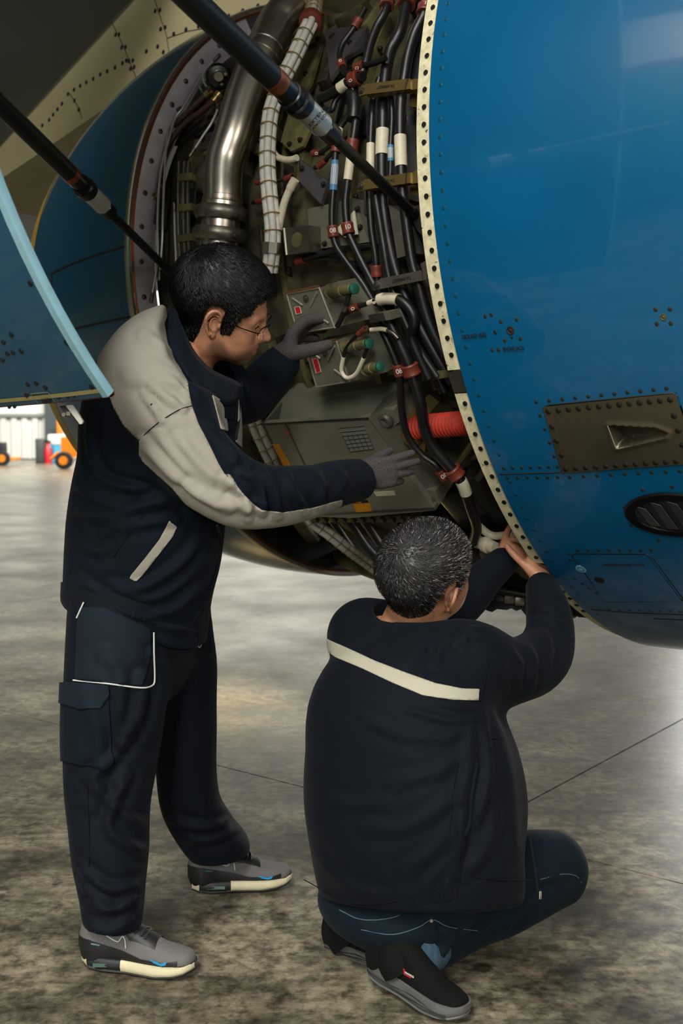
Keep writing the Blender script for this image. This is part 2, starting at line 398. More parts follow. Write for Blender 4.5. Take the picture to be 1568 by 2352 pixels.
# ------------------------------------------------------------------ hangar
def world_mat(name, build):
    m = bpy.data.materials.new(name); m.use_nodes = True; build(m.node_tree, m.node_tree.nodes['Principled BSDF']); return m
def concrete(nt, b):
    N = nt.nodes.new; L = nt.links.new
    g = N('ShaderNodeNewGeometry')
    def noise(scale, det, rough=.6, stretch=None):
        n = N('ShaderNodeTexNoise'); n.inputs['Scale'].default_value = scale; n.inputs['Detail'].default_value = det; n.inputs['Roughness'].default_value = rough
        if stretch:
            mp = N('ShaderNodeMapping'); mp.inputs['Scale'].default_value = stretch; mp.inputs['Rotation'].default_value = (0, 0, .5)
            L(g.outputs['Position'], mp.inputs[0]); L(mp.outputs[0], n.inputs['Vector'])
        else: L(g.outputs['Position'], n.inputs['Vector'])
        return n.outputs['Fac']
    def ramp(src, p0, c0, p1, c1):
        r = N('ShaderNodeValToRGB'); r.color_ramp.elements[0].position = p0; r.color_ramp.elements[1].position = p1
        r.color_ramp.elements[0].color = (*lin(c0), 1); r.color_ramp.elements[1].color = (*lin(c1), 1); L(src, r.inputs[0]); return r.outputs[0]
    def mix(kind, f, a, c):
        x = N('ShaderNodeMix'); x.data_type = 'RGBA'; x.blend_type = kind
        if isinstance(f, (int, float)): x.inputs[0].default_value = f
        else: L(f, x.inputs[0])
        L(a, x.inputs[6]); L(c, x.inputs[7]); return x.outputs[2]
    base = ramp(noise(1.3, 7), .32, (122, 112, 92), .68, (172, 163, 140))
    stain = ramp(noise(2.6, 8, .72), .34, (40, 35, 28), .60, (255, 255, 255))
    fine = ramp(noise(26, 5, .7), .34, (96, 90, 80), .58, (255, 255, 255))
    streak = ramp(noise(5, 6, .7, (1, 7, 1)), .33, (92, 88, 78), .52, (255, 255, 255))
    c = mix('MULTIPLY', .85, base, stain); c = mix('MULTIPLY', .85, c, fine); c = mix('MULTIPLY', .5, c, streak)
    blot = ramp(noise(9, 7, .75), .36, (70, 64, 52), .50, (255, 255, 255)); c = mix('MULTIPLY', .7, c, blot)
    v = N('ShaderNodeTexVoronoi'); v.inputs['Scale'].default_value = 2.3; L(g.outputs['Position'], v.inputs['Vector'])
    spots = ramp(v.outputs['Distance'], .055, (40, 38, 34), .075, (255, 255, 255)); c = mix('MULTIPLY', .7, c, spots)
    L(c, b.inputs['Base Color'])
    mr = N('ShaderNodeMapRange'); mr.inputs['From Min'].default_value = .3; mr.inputs['From Max'].default_value = .7
    mr.inputs['To Min'].default_value = .24; mr.inputs['To Max'].default_value = .38; L(noise(1.2, 6), mr.inputs[0]); L(mr.outputs[0], b.inputs['Roughness'])
    b.inputs['Specular IOR Level'].default_value = .45
    bp = N('ShaderNodeBump'); bp.inputs['Strength'].default_value = .12; bp.inputs['Distance'].default_value = .003; L(noise(18, 6, .7), bp.inputs['Height']); L(bp.outputs[0], b.inputs['Normal'])
M['concrete'] = world_mat('stained_concrete', concrete)
M['joint'] = mat('joint_filler', (66, 60, 50), .8)
fl = MB().box((0, 12, -.06), (110, 90, .08)).build('floor', M['joint'], smooth=False); tag(fl, kind='structure')
SL = 5.0; slab_me = None; ga = math.radians(52)
g0 = ground(1300, 1795)-np.array([math.cos(ga), math.sin(ga), 0])*.62
for i in range(-7, 8):
    for j in range(-7, 13):
        c = g0[:2]+np.array([math.cos(ga), math.sin(ga)])*(i+.5)*SL+np.array([-math.sin(ga), math.cos(ga)])*(j+(.5 if i >= 0 else 1.0))*SL
        if not (-34 < c[0] < 34 and -8 < c[1] < 50): continue
        if slab_me is None:
            so = MB().box((0, 0, -.016), (SL-.007, SL-.007, .032)).build('slab', M['concrete'], fl, smooth=False); slab_me = so.data
        else: so = link('slab', slab_me, fl)
        so.location = (c[0], c[1], 0); so.rotation_euler = (0, 0, ga)
M['wall_white'] = mat('white_wall_paint', (214, 214, 204), .6, 0, .06, .6)
M['cladding'] = mat('ribbed_steel_cladding', (206, 208, 200), .45, .1, .06, .5)
wb = tag(link('wall_back', None), kind='structure')
b = MB(); b.box((0, 43.2, 8.0), (90, .2, 12.6)); b.build('upper_panel', M['wall_white'], wb, smooth=False)
b = MB(); V = []
for i in range(0, 150):
    x = -30+i*.4; b.box((x, 43.05, .85), (.2, .12, 1.6))
b.box((0, 43.14, .85), (90, .06, 1.62)); b.build('ribbed_cladding', M['cladding'], wb, smooth=False)
b = MB(); b.box((0, 42.98, 1.68), (90, .16, .12)); b.build('rail', mat('grey_rail', (120, 126, 120), .5), wb, smooth=False)
b = MB(); b.box((-10.9, 42.8, 4), (.45, .5, 8)); b.build('steel_column', mat('dark_steel_column', (58, 66, 66), .5), wb, smooth=False)
wl = MB().box((-32, 12, 7), (.3, 64, 14)).build('wall_left', M['wall_white'], smooth=False); tag(wl, kind='structure')
cl = MB().box((0, 14, 14.1), (90, 66, .2)).build('ceiling', mat('ceiling_sheet', (110, 110, 104), .8), smooth=False); tag(cl, kind='structure')

# ------------------------------------------------------------------ inlet cowl (forward of the opening)
def inlet_r(s): return 1.35+.055*s-.075*s*s
cowl = thing('inlet_cowl', 'large glossy blue engine inlet cowl with riveted cream edge strip beside the open bay', 'engine cowl')
prof = [(s, inlet_r(s)) for s in np.linspace(0.0, 2.0, 41)]+[(2.12, 1.09), (2.18, 1.0), (2.16, .92), (2.0, .88), (1.2, .93), (.3, 1.0)]
g = MB().grid(revolve(prof, -180, 180, 241), hole=[(1375, 955), (1550, 940), (1562, 1022), (1400, 1046)])
sk = g.build('skin', M['blue'], cowl)
g = MB().grid(revolve([(.3, 1.0), (.02, 1.02), (.02, 1.30), (-.0, 1.30)], -180, 180, 121)); g.build('aft_bulkhead', M['dark'], cowl)
# cream landing strip the fan cowl closes on, in two lengths with a bare metal latch plate between
def strip(a0, a1, name, m, s0=-.05, s1=.0, r=1.338, th=.02):
    n = max(6, int(abs(a1-a0)/1.5))
    return MB().grid(revolve([(s1, r-th), (s1, r), (s0, r-.004), (s0, r-.004-th)], a0, a1, n)).build(name, m, cowl)
_, _, aA, _ = hit(1060, 848, 1.338); _, _, aB, _ = hit(1072, 903, 1.338); _, _, aC, _ = hit(1243, 1295, 1.338); _, _, aD, _ = hit(1285, 1345, 1.338)
M['strip'] = mat('chipped_cream_strip', (222, 214, 178), .5, 0, 0, 55, .05, 80, col2=(196, 188, 152))
def chips(m):
    nt = m.node_tree; b_ = nt.nodes['Principled BSDF']; src = b_.inputs['Base Color'].links[0].from_socket
    n = nt.nodes.new('ShaderNodeTexNoise'); n.inputs['Scale'].default_value = 70; n.inputs['Detail'].default_value = 8; n.inputs['Roughness'].default_value = .75
    tc = nt.nodes.new('ShaderNodeTexCoord'); nt.links.new(tc.outputs['Object'], n.inputs['Vector'])
    r = nt.nodes.new('ShaderNodeValToRGB'); r.color_ramp.elements[0].position = .36; r.color_ramp.elements[1].position = .40
    r.color_ramp.elements[0].color = (*lin((34, 30, 24)), 1); r.color_ramp.elements[1].color = (1, 1, 1, 1)
    nt.links.new(n.outputs['Fac'], r.inputs[0]); x = nt.nodes.new('ShaderNodeMix'); x.data_type = 'RGBA'; x.blend_type = 'MULTIPLY'; x.inputs[0].default_value = .9
    nt.links.new(src, x.inputs[6]); nt.links.new(r.outputs[0], x.inputs[7]); nt.links.new(x.outputs[2], b_.inputs['Base Color'])
chips(M['strip']); chips(M['cream'])
strip(85, aA, 'edge_strip', M['strip']); tag(strip(aA-.15, aB+.15, 'latch_plate', M['dull_steel'], r=1.34), 'bare grey metal latch plate')
strip(aB, aC, 'edge_strip', M['strip']); tag(strip(aC-.2, aD+.2, 'latch_plate', M['dull_steel'], r=1.34), 'bare grey metal latch plate'); strip(aD, -150, 'edge_strip', M['strip'])
def disc_mesh(name, r, h, n=12, dome=True):
    b = MB(); b.lathe((0, 0, 0), (0, 0, 1), [(-h, r), (h*.4, r), (h, r*.72)] if dome else [(-h, r), (h, r)], n); o = b.build(name, None); me = o.data; me.materials.clear(); bpy.data.objects.remove(o); return me
def rot_to(n):
    return Vector(n).to_track_quat('Z', 'Y').to_euler()
def stud(me, m, name, p, n, parent):
    if not me.materials: me.materials.append(m)
    o = link(name, me, parent); o.location = p; o.rotation_euler = rot_to(n); return o
hole_me = disc_mesh('strip_hole', .0065, .0012, 12, False); rivet_me = disc_mesh('rivet', .0058, .0010, 10); big_rivet = disc_mesh('rivet', .0072, .0022, 12)
for a in np.arange(40, -62, -1.86):
    if aA > a > aB or aC > a > aD: continue
    stud(hole_me, M['hole'], 'strip_hole', EP(-.025, a, 1.3375), EN(a), cowl)
M['rivet_blue'] = mat('blue_rivet_head', (14, 76, 96), .35, .3)
for a in np.arange(40, -60, -1.78):
    s = .034; stud(rivet_me, M['rivet_blue'], 'rivet', EP(s, a, inlet_r(s)), EN(a), cowl)
def cowl_pt(px, py): p, s, a, r = hit(px, py, inlet_r); return p, EN(a), s, a
def rivets(pxs, me=rivet_me, m=None):
    for x, y in pxs:
        p, n, _, _ = cowl_pt(x, y); stud(me, m or M['hole'], 'rivet', p, n, cowl)
rivet2 = disc_mesh('rivet', .0052, .0012, 10)
def row(x0, y0, x1, y1, n): return [(x0+(x1-x0)*i/(n-1), y0+(y1-y0)*i/(n-1)) for i in range(n)]
M['rivet_bare'] = mat('bare_rivet_head', (50, 56, 50), .45, .5)
rivets(row(1156, 1075, 1280, 1072, 7)+row(1165, 1098, 1280, 1096, 6)+row(1308, 1096, 1560, 1082, 9), rivet2, M['rivet_bare'])
rivets(row(1231, 923, 1530, 892, 11)+row(1240, 954, 1272, 1048, 4), rivet2, M['rivet_bare'])
rivets([(1114, 726), (1128, 723), (1150, 739), (1186, 734), (1159, 782), (1195, 778), (1130, 804), (1145, 803)], rivet2, M['rivet_bare'])
rivets([(1505, 711), (1538, 710), (1508, 744), (1540, 743), (1475, 1125), (1543, 1118), (1434, 1165), (1449, 1207), (1513, 1241)], rivet2, M['rivet_bare'])
rivets(row(1326, 1264, 1495, 1264, 8)+row(1306, 1272, 1310, 1286, 2)+row(1320, 1330, 1385, 1372, 5)+row(1375, 1400, 1562, 1405, 9), rivet2, M['rivet_bare'])
def cowl_grid(poly_px, name, m, lift=.002, n=14):       # 4-corner patch following the cowl skin
    a, b_, c, d = [np.array(p, float) for p in poly_px]; G = np.zeros((n, n, 3))
    for i in range(n):
        for j in range(n):
            u, v = i/(n-1), j/(n-1); q = (a*(1-v)+b_*v)*(1-u)+(d*(1-v)+c*v)*u
            p, nn, _, _ = cowl_pt(*q); G[i, j] = p+nn*lift
    return MB().grid(G).build(name, m, cowl)
def cowl_line(pts, name, m, r=.0016, parent=None, n=8):
    Q = []
    for (x0, y0), (x1, y1) in zip(pts[:-1], pts[1:]):
        for t in np.linspace(0, 1, n): p, nn, _, _ = cowl_pt(x0+(x1-x0)*t, y0+(y1-y0)*t); Q.append(p+nn*.0002)
    return MB().tube(Q, r, 6).build(name, m, parent or cowl)
cowl_line([(1146, 1089), (1282, 1085), (1575, 1064)], 'seam', M['ink'])
cowl_line([(1360, 1400), (1440, 1407), (1575, 1412)], 'seam', M['ink'])
cowl_line([(1500, 1421), (1575, 1424)], 'seam', M['ink'])
M['panel'] = mat('bare_titanium_panel', (112, 104, 84), .36, .75, 0, 3, .04, 90, col2=(88, 82, 68))
def panel_grid():
    a, b_, c, d = [np.array(p, float) for p in [(1247, 933), (1553, 902), (1604, 1062), (1292, 1085)]]; n = 61; G = np.zeros((n, n, 3)); sc = [(1398, 974), (1505, 979), (1535, 990), (1530, 1002), (1418, 1028)]
    for i in range(n):
        for j in range(n):
            u, v = i/(n-1), j/(n-1); q = (a*(1-v)+b_*v)*(1-u)+(d*(1-v)+c*v)*u
            p, nn, _, _ = cowl_pt(*q); e = poly_sd(np.array([q]), sc)[0]; ramp_ = min(max((1545-q[0])/130, 0), 1)
            G[i, j] = p+nn*(.0045-.042*ramp_*min(max(e/5, 0), 1)+.004*math.exp(-(e/6)**2)*(e < 2))
    return MB().grid(G).build('access_panel', M['panel'], cowl, angle=60)
pan = panel_grid()
tag(pan, 'bare metal access panel with scoop')
cowl_line([(1249, 936), (1262, 930), (1545, 903), (1556, 910)], 'panel_border', M['ink'], .0022, pan); cowl_line([(1247, 935), (1291, 1085)], 'panel_border', M['ink'], .0022, pan)
for x, y in row(1260, 943, 1540, 916, 13)+row(1269, 978, 1290, 1043, 3)+row(1300, 1075, 1553, 1057, 12)+row(1549, 953, 1568, 1020, 3):
    p, n, _, _ = cowl_pt(x, y); stud(big_rivet, M['bolt'], 'panel_rivet', p+n*.0045, n, pan)
def cp(x, y, d): p, n, _, _ = cowl_pt(x, y); return p+n*d
MB().tube([cp(1396, 973, .006), cp(1417, 1029, .006)], .0022, 6).build('scoop_rim', M['steel'], pan); MB().tube([cp(1417, 1029, .006), cp(1470, 1018, .0055), cp(1530, 1004, .0045)], [.0022, .0018, .0008], 6).build('scoop_rim', M['steel'], pan)
# pressure relief door
d = [(1314, 1275), (1322, 1271), (1482, 1272), (1500, 1283), (1567, 1374), (1566, 1381), (1395, 1382), (1384, 1373), (1314, 1279), (1314, 1275)]
dr_ = cowl_grid([(1317, 1273), (1485, 1274), (1566, 1381), (1388, 1381)], 'relief_door', M['blue'], .0015, 12); tag(dr_, 'blue pressure relief door')
cowl_line(d, 'door_gap', M['ink'], .0014, dr_, 5)
stud(disc_mesh('latch', .014, .002, 16), M['hole'], 'latch', cp(1377, 1331, .002), cowl_pt(1377, 1331)[1], dr_)
stk = stud(disc_mesh('sticker', .015, .001, 20, False), mat('pale_blue_sticker', (120, 168, 186), .5), 'round_sticker', cp(1334, 1306, .001), cowl_pt(1334, 1306)[1], cowl)
stk2 = MB().lathe(cp(1334, 1306, .0022), cowl_pt(1334, 1306)[1], [(0, .0105), (.0004, .0105), (.0004, .007), (0, .007)], 20, caps=False).build('sticker_ring', mat('sticker_blue', (40, 110, 150), .5), stk)
stk2.parent = cowl
# oval vent with vanes
pv, nv_, _, av = cowl_pt(1548, 1182); tv = ET(av); sv = np.cross(tv, nv_); sv = sv*np.sign(sv@EAX)
vent = tag(link('oval_vent', None, cowl), 'black oval air vent with slanted vanes')
def oval(rx, ry, d, n=40): t = np.linspace(0, 2*np.pi, n, endpoint=False); return pv+nv_*d+np.cos(t)[:, None]*sv*rx+np.sin(t)[:, None]*tv*ry
G = np.array([oval(.128, .072, .001), oval(.122, .067, .006), oval(.100, .052, .006), oval(.094, .047, -.012)]); G = np.concatenate([G, G[:, :1]], 1)
MB().grid(G).build('rim', M['black_gloss'], vent)
b = MB(); o_ = oval(.096, .049, .0016); b.add(o_, [tuple(range(40))]); b.build('backing', M['dark'], vent, smooth=False)
for k in range(4):
    x = -.07+k*.042; hh = .046*math.sqrt(max(0, 1-(x/.096)**2))
    q = [pv+sv*x+tv*-hh+nv_*.002, pv+sv*(x+.03)+tv*-hh*.8+nv_*.012, pv+sv*(x+.012)+tv*hh*.95+nv_*.012, pv+sv*(x-.018)+tv*hh+nv_*.002]
    MB().prism(q, nv_*.002).build('vane', M['grey_metal'], vent, smooth=False)
# drain/ground studs
for (x, y, r1, m) in ((1172, 759, .0105, M['dark']), (1137, 763, .0048, M['dark']), (1175, 775, .003, M['dark']), (1523, 728, .0075, M['olive'])):
    p, n, _, _ = cowl_pt(x, y); MB().lathe(p, n, [(-.002, r1), (.0015, r1), (.002, r1*.75), (.0005, r1*.6), (.0012, r1*.35), (.002, r1*.2)], 16).build('jack_socket', m, cowl)
def text_on(txt, name, m, org, xdir, nrm, height, parent=None, align='LEFT', depth=.0004):
    cu = bpy.data.curves.new(name, 'FONT'); cu.body = txt; cu.size = height/.7; cu.align_x = align; cu.extrude = depth
    tmp = bpy.data.objects.new('tmp', cu); COL.objects.link(tmp)
    dg = bpy.context.evaluated_depsgraph_get(); me = bpy.data.meshes.new_from_object(tmp.evaluated_get(dg)); bpy.data.objects.remove(tmp)
    me.materials.clear(); me.materials.append(m); x = unit(xdir); n = unit(nrm); y = np.cross(n, x); y = unit(y); n = np.cross(x, y)
    o = link(name, me, parent); Rm = Matrix((x, y, n)).transposed().to_4x4(); Rm.translation = Vector(org); o.matrix_world = Rm; return o
def cowl_text(txt, x0, y0, x1, y1, hpx):
    p, n, _, _ = cowl_pt(x0, y0); q, _, _, _ = cowl_pt(x1, y1); mid, nm, _, _ = cowl_pt((x0+x1)/2, (y0+y1)/2); w = np.linalg.norm(q-p)
    o = text_on(txt, 'lettering', M['ink'], p+n*.003, q-p, nm, .010*hpx/9, cowl)
    wx = max(v.co.x for v in o.data.vertices)
    for v in o.data.vertices: v.co.x *= w/wx
    return o
cowl_text('GROUND HERE', 1062, 778, 1118, 772, 9); cowl_text('PHONE JACK', 1157, 806, 1205, 802, 9); cowl_text('PRESSURE RELIEF DOOR', 1388, 1297, 1482, 1297, 6)

# ------------------------------------------------------------------ aft cowl (thrust reverser sleeve)
S2, R2 = -1.425, 1.151
aft = thing('aft_cowl', 'blue aft engine cowl with bright metal lip behind the standing mechanic', 'engine cowl')
def aft_r(s): t = (S2-s)/.9; return R2+.015*t-.215*t*t
prof = [(s, aft_r(s)) for s in np.linspace(S2, -2.33, 16)]+[(-2.35, .90), (-2.3, .80)]
MB().grid(revolve(prof, -180, 180, 181)).build('skin', M['teal'], aft)
MB().grid(revolve([(-2.22, aft_r(-2.22)+.001), (-2.28, aft_r(-2.28)+.002), (-2.335, aft_r(-2.335)+.002)], -180, 180, 121)).build('yellow_band', mat('yellow_band', (150, 122, 46), .5), aft)
MB().grid(revolve([(S2-.012, R2+.001), (S2, R2+.004), (S2+.012, R2), (S2+.012, R2-.012)], -180, 180, 181)).build('bright_lip', M['steel'], aft)
MB().grid(revolve([(S2+.012, R2-.012), (S2+.004, R2-.02), (S2+.01, R2-.024)], -180, 180, 121)).build('seal_strip', M['copper_edge'], aft)
MB().grid(revolve([(S2, R2-.022), (S2+.006, R2-.115), (S2-.02, R2-.13), (S2-.1, .96)], 62, -16, 60)).build('edge_flange', mat('lavender_grey_flange', (198, 193, 200), .5, .1, .2, 14, .05), aft)
MB().grid(revolve([(S2, R2-.022), (S2-.01, R2-.12), (S2-.1, .9)], -16, -180, 60)).build('lower_flange', M['dark'], aft)
MB().grid(revolve([(S2, R2-.022), (S2-.01, R2-.12), (S2-.1, .9)], 180, 62, 60)).build('upper_flange', M['dark'], aft)
fl_bolt = disc_mesh('flange_bolt', .009, .004, 12)
for a in np.arange(58, -16, -6.3): stud(fl_bolt, M['dull_steel'], 'flange_bolt', EP(S2+.006, a, R2-.06), EAX, aft)
def aft_line(a0, a1, s0, s1, name='panel_gap'):
    t = np.linspace(0, 1, 24); MB().tube([EP(s0+(s1-s0)*k, a0+(a1-a0)*k, aft_r(s0+(s1-s0)*k)) for k in t], .004, 6).build(name, M['ink'], aft)
_, s_, a1_, _ = hit(292, 566, aft_r); _, s_2, a2_, _ = hit(308, 726, aft_r)
aft_line(a1_, a1_, S2+.0, -1.95); aft_line(a2_, a2_, S2, -1.95); aft_line(a1_, a2_, -1.95, -1.95); aft_line(-38, -38, S2, -2.2)
for a in np.arange(a1_-1, a2_, -2.2): stud(rivet_me, M['rivet_blue'], 'rivet', EP(S2-.05, a, aft_r(S2-.05)), EN(a), aft)
for k, s in enumerate(np.arange(S2-.08, -1.93, -.055)):
    for da in (a1_-1.2, a2_+1.2): stud(rivet_me, M['rivet_blue'], 'rivet', EP(s, da, aft_r(s)), EN(da), aft)

# ------------------------------------------------------------------ fan cowl door, swung up on its top hinge
DR, DH, DW, DT = 1.36, 75.0, 56.0, 170.0
def door_pt(s, th, r=DR):
    a = math.radians(DH); hp = np.array([math.cos(a), math.sin(a)])*DR; k = math.radians(DH-th); q = np.array([math.cos(k), math.sin(k)])*r-hp
    w = math.radians(DW); q = np.array([q[0]*math.cos(w)-q[1]*math.sin(w), q[0]*math.sin(w)+q[1]*math.cos(w)])+hp
    return EC+s*EAX+q[0]*ER+q[1]*EU
def door_taper(s): return DR-.10*((-.05-s)/1.33)**1.5
dth = np.linspace(2, DT, 70); ds = np.linspace(-.05, -1.38, 14)
fd = thing('fan_cowl_door', 'blue fan cowl door hinged open with pale edge and latch cutout', 'engine cowl')
MB().grid(np.array([[door_pt(s, t, door_taper(s)) for t in dth] for s in ds])).build('outer_skin', M['teal'], fd)
MB().grid(np.array([[door_pt(s, t, door_taper(s)-.016) for t in dth] for s in ds])).build('inner_skin', M['grey_metal'], fd)
M['door_edge'] = mat('pale_blue_door_edge', (150, 196, 210), .35, .2, .15, 20)
MB().grid(np.array([[door_pt(-.05+e, t, DR+k) for t in dth] for e, k in ((-.014, .0025), (.002, .002), (.003, -.010), (0, -.017))])).build('front_edge', M['door_edge'], fd)
MB().grid(np.array([[door_pt(-1.38, t, door_taper(-1.38)+k) for t in dth] for k in (0, -.017)])).build('aft_edge', M['grey_metal'], fd)
MB().grid(np.array([[door_pt(s, DT+k, door_taper(s)+e) for s in ds] for k, e in ((-.8, .001), (-.45, .002), (-.4, -.0))])).build('edge_stripe', mat('beige_stripe', (140, 128, 84), .5), fd)
MB().grid(np.array([[door_pt(s, DT+k, door_taper(s)+e) for s in ds] for k, e in ((-.05, .0), (.25, -.005), (.3, -.013), (0, -.017))])).build('bottom_seal', mat('dark_red_seal', (110, 34, 26), .55), fd)
def door_hit(px, py):
    d_ = ray(px, py); best = None
    for t in np.linspace(100, DT, 141):
        for s in np.linspace(-.05, -.6, 56):
            p = door_pt(s, t, door_taper(s)); v = p-CAMP; e = np.linalg.norm(v-(v@d_)*d_)
            if best is None or e < best[0]: best = (e, p, s, t)
    _, p, s, t = best; n = unit(np.cross(door_pt(s, t+.5)-p, EAX)); n = n*np.sign(n@(CAMP-p)); return p, n
slot = disc_mesh('fastener', .0062, .0014, 10)
for x, y in [(8, 778), (25, 772), (3, 820), (17, 815), (31, 811), (47, 806), (66, 884), (80, 878), (105, 886), (61, 900), (133, 912), (151, 908), (170, 905), (22, 936), (36, 933), (210, 893), (181, 830), (150, 786), (70, 650)]:
    p, n = door_hit(x, y); stud(slot, M['hole'], 'fastener', p, n, fd)
b = MB(); c4 = [door_hit(*q) for q in ((94, 917), (110, 914), (119, 929), (104, 934))]; b.add([p+n*.002 for p, n in c4], [(0, 1, 2, 3)]); b.build('latch_opening', M['dark'], fd, smooth=False)
b = MB(); b.tube([door_hit(*q)[0]+door_hit(*q)[1]*.001 for q in ((92, 935), (75, 905), (108, 899), (128, 928))], .0012, 5); b.build('latch_panel_outline', mat('latch_outline', (96, 104, 84), .5), fd)
# ------------------------------------------------------------------ hold-open rods
def pick(p, q, t): return p+(q-p)*t
def rod(name_label, lo, hi, marks, extra):
    t = thing('hold_open_rod', name_label, 'support rod', 'hold-open rods of the fan cowl door'); dd = unit(hi-lo); L_ = np.linalg.norm(hi-lo)
    f = lambda k: lo+(hi-lo)*k
    k0, k1, k2, k3, k4, k5 = marks
    b = MB(); b.lathe(lo, dd, [(0, .0135), (k0*L_, .0135)], 20); b.build('inner_tube', M['rod'], t)
    b = MB(); b.lathe(f(k0-.012), dd, [(0, .0145), (.004, .024), ((k1-k0)*L_+.01, .0255), ((k1-k0)*L_+.014, .022)], 24); b.build('lock_collar', M['black_gloss'], t)
    b = MB(); b.lathe(f(k1), dd, [(0, .027), ((k2-k1)*L_, .027)], 28); sl = b.build('silver_sleeve', mat('silver_sleeve', (196, 200, 196), .3, .6, .08, 12), t)
    b = MB(); b.lathe(f(k2), dd, [(0, .030), (.012, .032), (.030, .032), (.034, .027), ((k3-k2)*L_*.55, .027), ((k3-k2)*L_*.55+.003, .029), ((k3-k2)*L_*.6, .029), ((k3-k2)*L_*.62, .0255), ((k3-k2)*L_, .0245)], 24); b.build('upper_collar', M['black_gloss'], t)
    b = MB(); b.lathe(f(k3), dd, [(0, .0245), (.002, .0262), ((k4-k3)*L_, .0262)], 24); b.build('worn_band', M['copper'], t)
    b = MB(); b.lathe(f(k4), dd, [(0, .0258), ((1-k4)*L_, .0258)], 24); b.build('outer_tube', M['rod'], t)
    b = MB(); b.lathe(lo-dd*.05, dd, [(0, .010), (.01, .022), (.045, .024), (.05, .0165), (.075, .0165), (.078, .019), (.082, .0165), (.11, .0165), (.115, .014)], 20); b.build('end_fitting', M['black_gloss'], t)
    return t, f, dd
lo1 = on(962, 503, .07); hi1 = P(440, 0, 2.13); hi1 = lo1+(hi1-lo1)*1.35
def kfor(lo, hi, px, py):
    ks = np.linspace(0, 1, 2000); q = proj(lo+(hi-lo)*ks[:, None]); return ks[np.abs(q-np.array([px, py])).sum(1).argmin()]
mk = [kfor(lo1, hi1, *q) for q in ((757, 298), (738, 279), (694, 233), (642, 183), (622, 162), (610, 150))]
rod1, f1, dd1 = rod('long black hold open rod crossing in front of the cable bundles', lo1, hi1, mk, None)
lo2 = on(398, 632, .05); hi2 = P(0, 240, 3.0); hi2 = lo2+(hi2-lo2)*1.3
mk = [kfor(lo2, hi2, *q) for q in ((248, 499), (236, 487), (204, 459), (168, 418), (158, 408), (150, 400))]
rod2, f2, dd2 = rod('black hold open rod in front of the aft cowl, its foot behind the standing mechanic', lo2, hi2, mk, None)
vx = unit(CAMP-f1(mk[0])); xd = unit(np.cross(dd1, vx))
pm = lo1+(hi1-lo1)*kfor(lo1, hi1, 708, 246)
nn = unit(vx-dd1*(vx@dd1))
text_on('EXTEND', 'lettering', M['ink'], pm+nn*.0268+xd*-.02-dd1*.004, xd, nn, .010, rod1); text_on('AND LOCK', 'lettering', M['ink'], pm+nn*.0268+xd*-.02-dd1*.019, xd, nn, .008, rod1)

# ------------------------------------------------------------------ pylon and wing
LAT = .26
def on_plane(px, py, lat):
    d_ = ray(px, py); return CAMP+d_*(((EC-CAMP)@ER+lat)/(d_@ER))
py_ = thing('engine_pylon', 'cream engine pylon fairing with dark fasteners above the cowls', 'pylon')
pp = [(-80, 372), (0, 318), (110, 212), (258, 42), (300, -40), (560, -130), (720, -60), (640, 2), (545, 42), (470, 92), (396, 142), (290, 216), (180, 290), (90, 352), (0, 412), (-80, 470)]
PYL = [on_plane(x, y, LAT) for x, y in pp]
M['pylon'] = mat('cream_pylon_paint', (168, 158, 122), .5, 0, .16, 2.2, .03)
MB().prism(PYL, -ER*.52).build('fairing', M['pylon'], py_, smooth=False)
pf = disc_mesh('fastener', .0105, .002, 10)
for x, y in [(265, 80), (273, 79), (279, 109), (288, 108), (296, 140), (305, 139), (281, 145), (290, 139), (264, 155), (246, 164), (230, 171), (214, 181), (198, 189), (184, 197), (170, 206), (156, 216), (142, 238), (132, 251), (122, 263), (113, 275), (97, 288),
             (356, 25), (367, 23), (369, 67), (379, 63), (399, 78), (427, 68), (456, 60), (362, 107), (375, 120), (336, 118), (300, 158), (308, 154), (525, 37), (557, 25), (592, 14), (171, 231), (181, 252)]:
    stud(pf, M['hole'], 'fastener', on_plane(x, y, LAT), ER, py_)
def pline(pts): MB().tube([on_plane(x, y, LAT) for x, y in pts], .0022, 6).build('panel_seam', M['hole'], py_)
pline([(256, 50), (285, 110), (315, 185)]); pline([(355, 0), (382, 80), (391, 138)]); pline([(384, 88), (430, 72), (500, 60)]); pline([(160, 215), (182, 250), (188, 272)])
A3, B3 = on_plane(262, 42, LAT+.02), on_plane(0, 330, LAT+.02)
wd_ = unit(B3-A3); wing = thing('wing', 'dark wing underside looming over the pylon', 'wing')
out = unit(np.array([ER[0], ER[1], .11])); fwd0 = A3-wd_*.35; aft0 = B3+wd_*3.0
M['wing'] = mat('grey_wing_paint', (74, 80, 76), .5, 0, .2, 1.2, .02)
MB().prism([fwd0, fwd0+out*5-wd_*-.6, aft0+out*5+wd_*.3, aft0], np.array([0, 0, .35])).build('outboard_panel', M['wing'], wing, smooth=False)
b = MB(); q = [fwd0-wd_*0.1+out*(.0+t*5)+np.array([0, 0, .12]) for t in (0, .5, 1)]; b.tube(q, .16, 16); b.build('leading_edge', M['wing'], wing)
inb = np.array([-ER[0], -ER[1], 0.03]); wh = unit(np.array([wd_[0], wd_[1], 0])); zt = np.array([0, 0, .45])
i0 = fwd0-ER*.56+zt*.2
MB().prism([i0-wh*.4, i0+inb*9+wh*-1.5, i0+inb*9+wh*22, i0+wh*22+zt*.3], zt).build('inboard_panel', M['wing'], wing, smooth=False)
f0 = B3+wd_*3.0
MB().prism([f0, f0+out*5, f0+out*5+wh*4, f0+wh*4], np.array([0, 0, .2])).build('flap', M['wing'], wing, smooth=False)
tp = np.array(P(165, 345, 6.5)); b = MB()
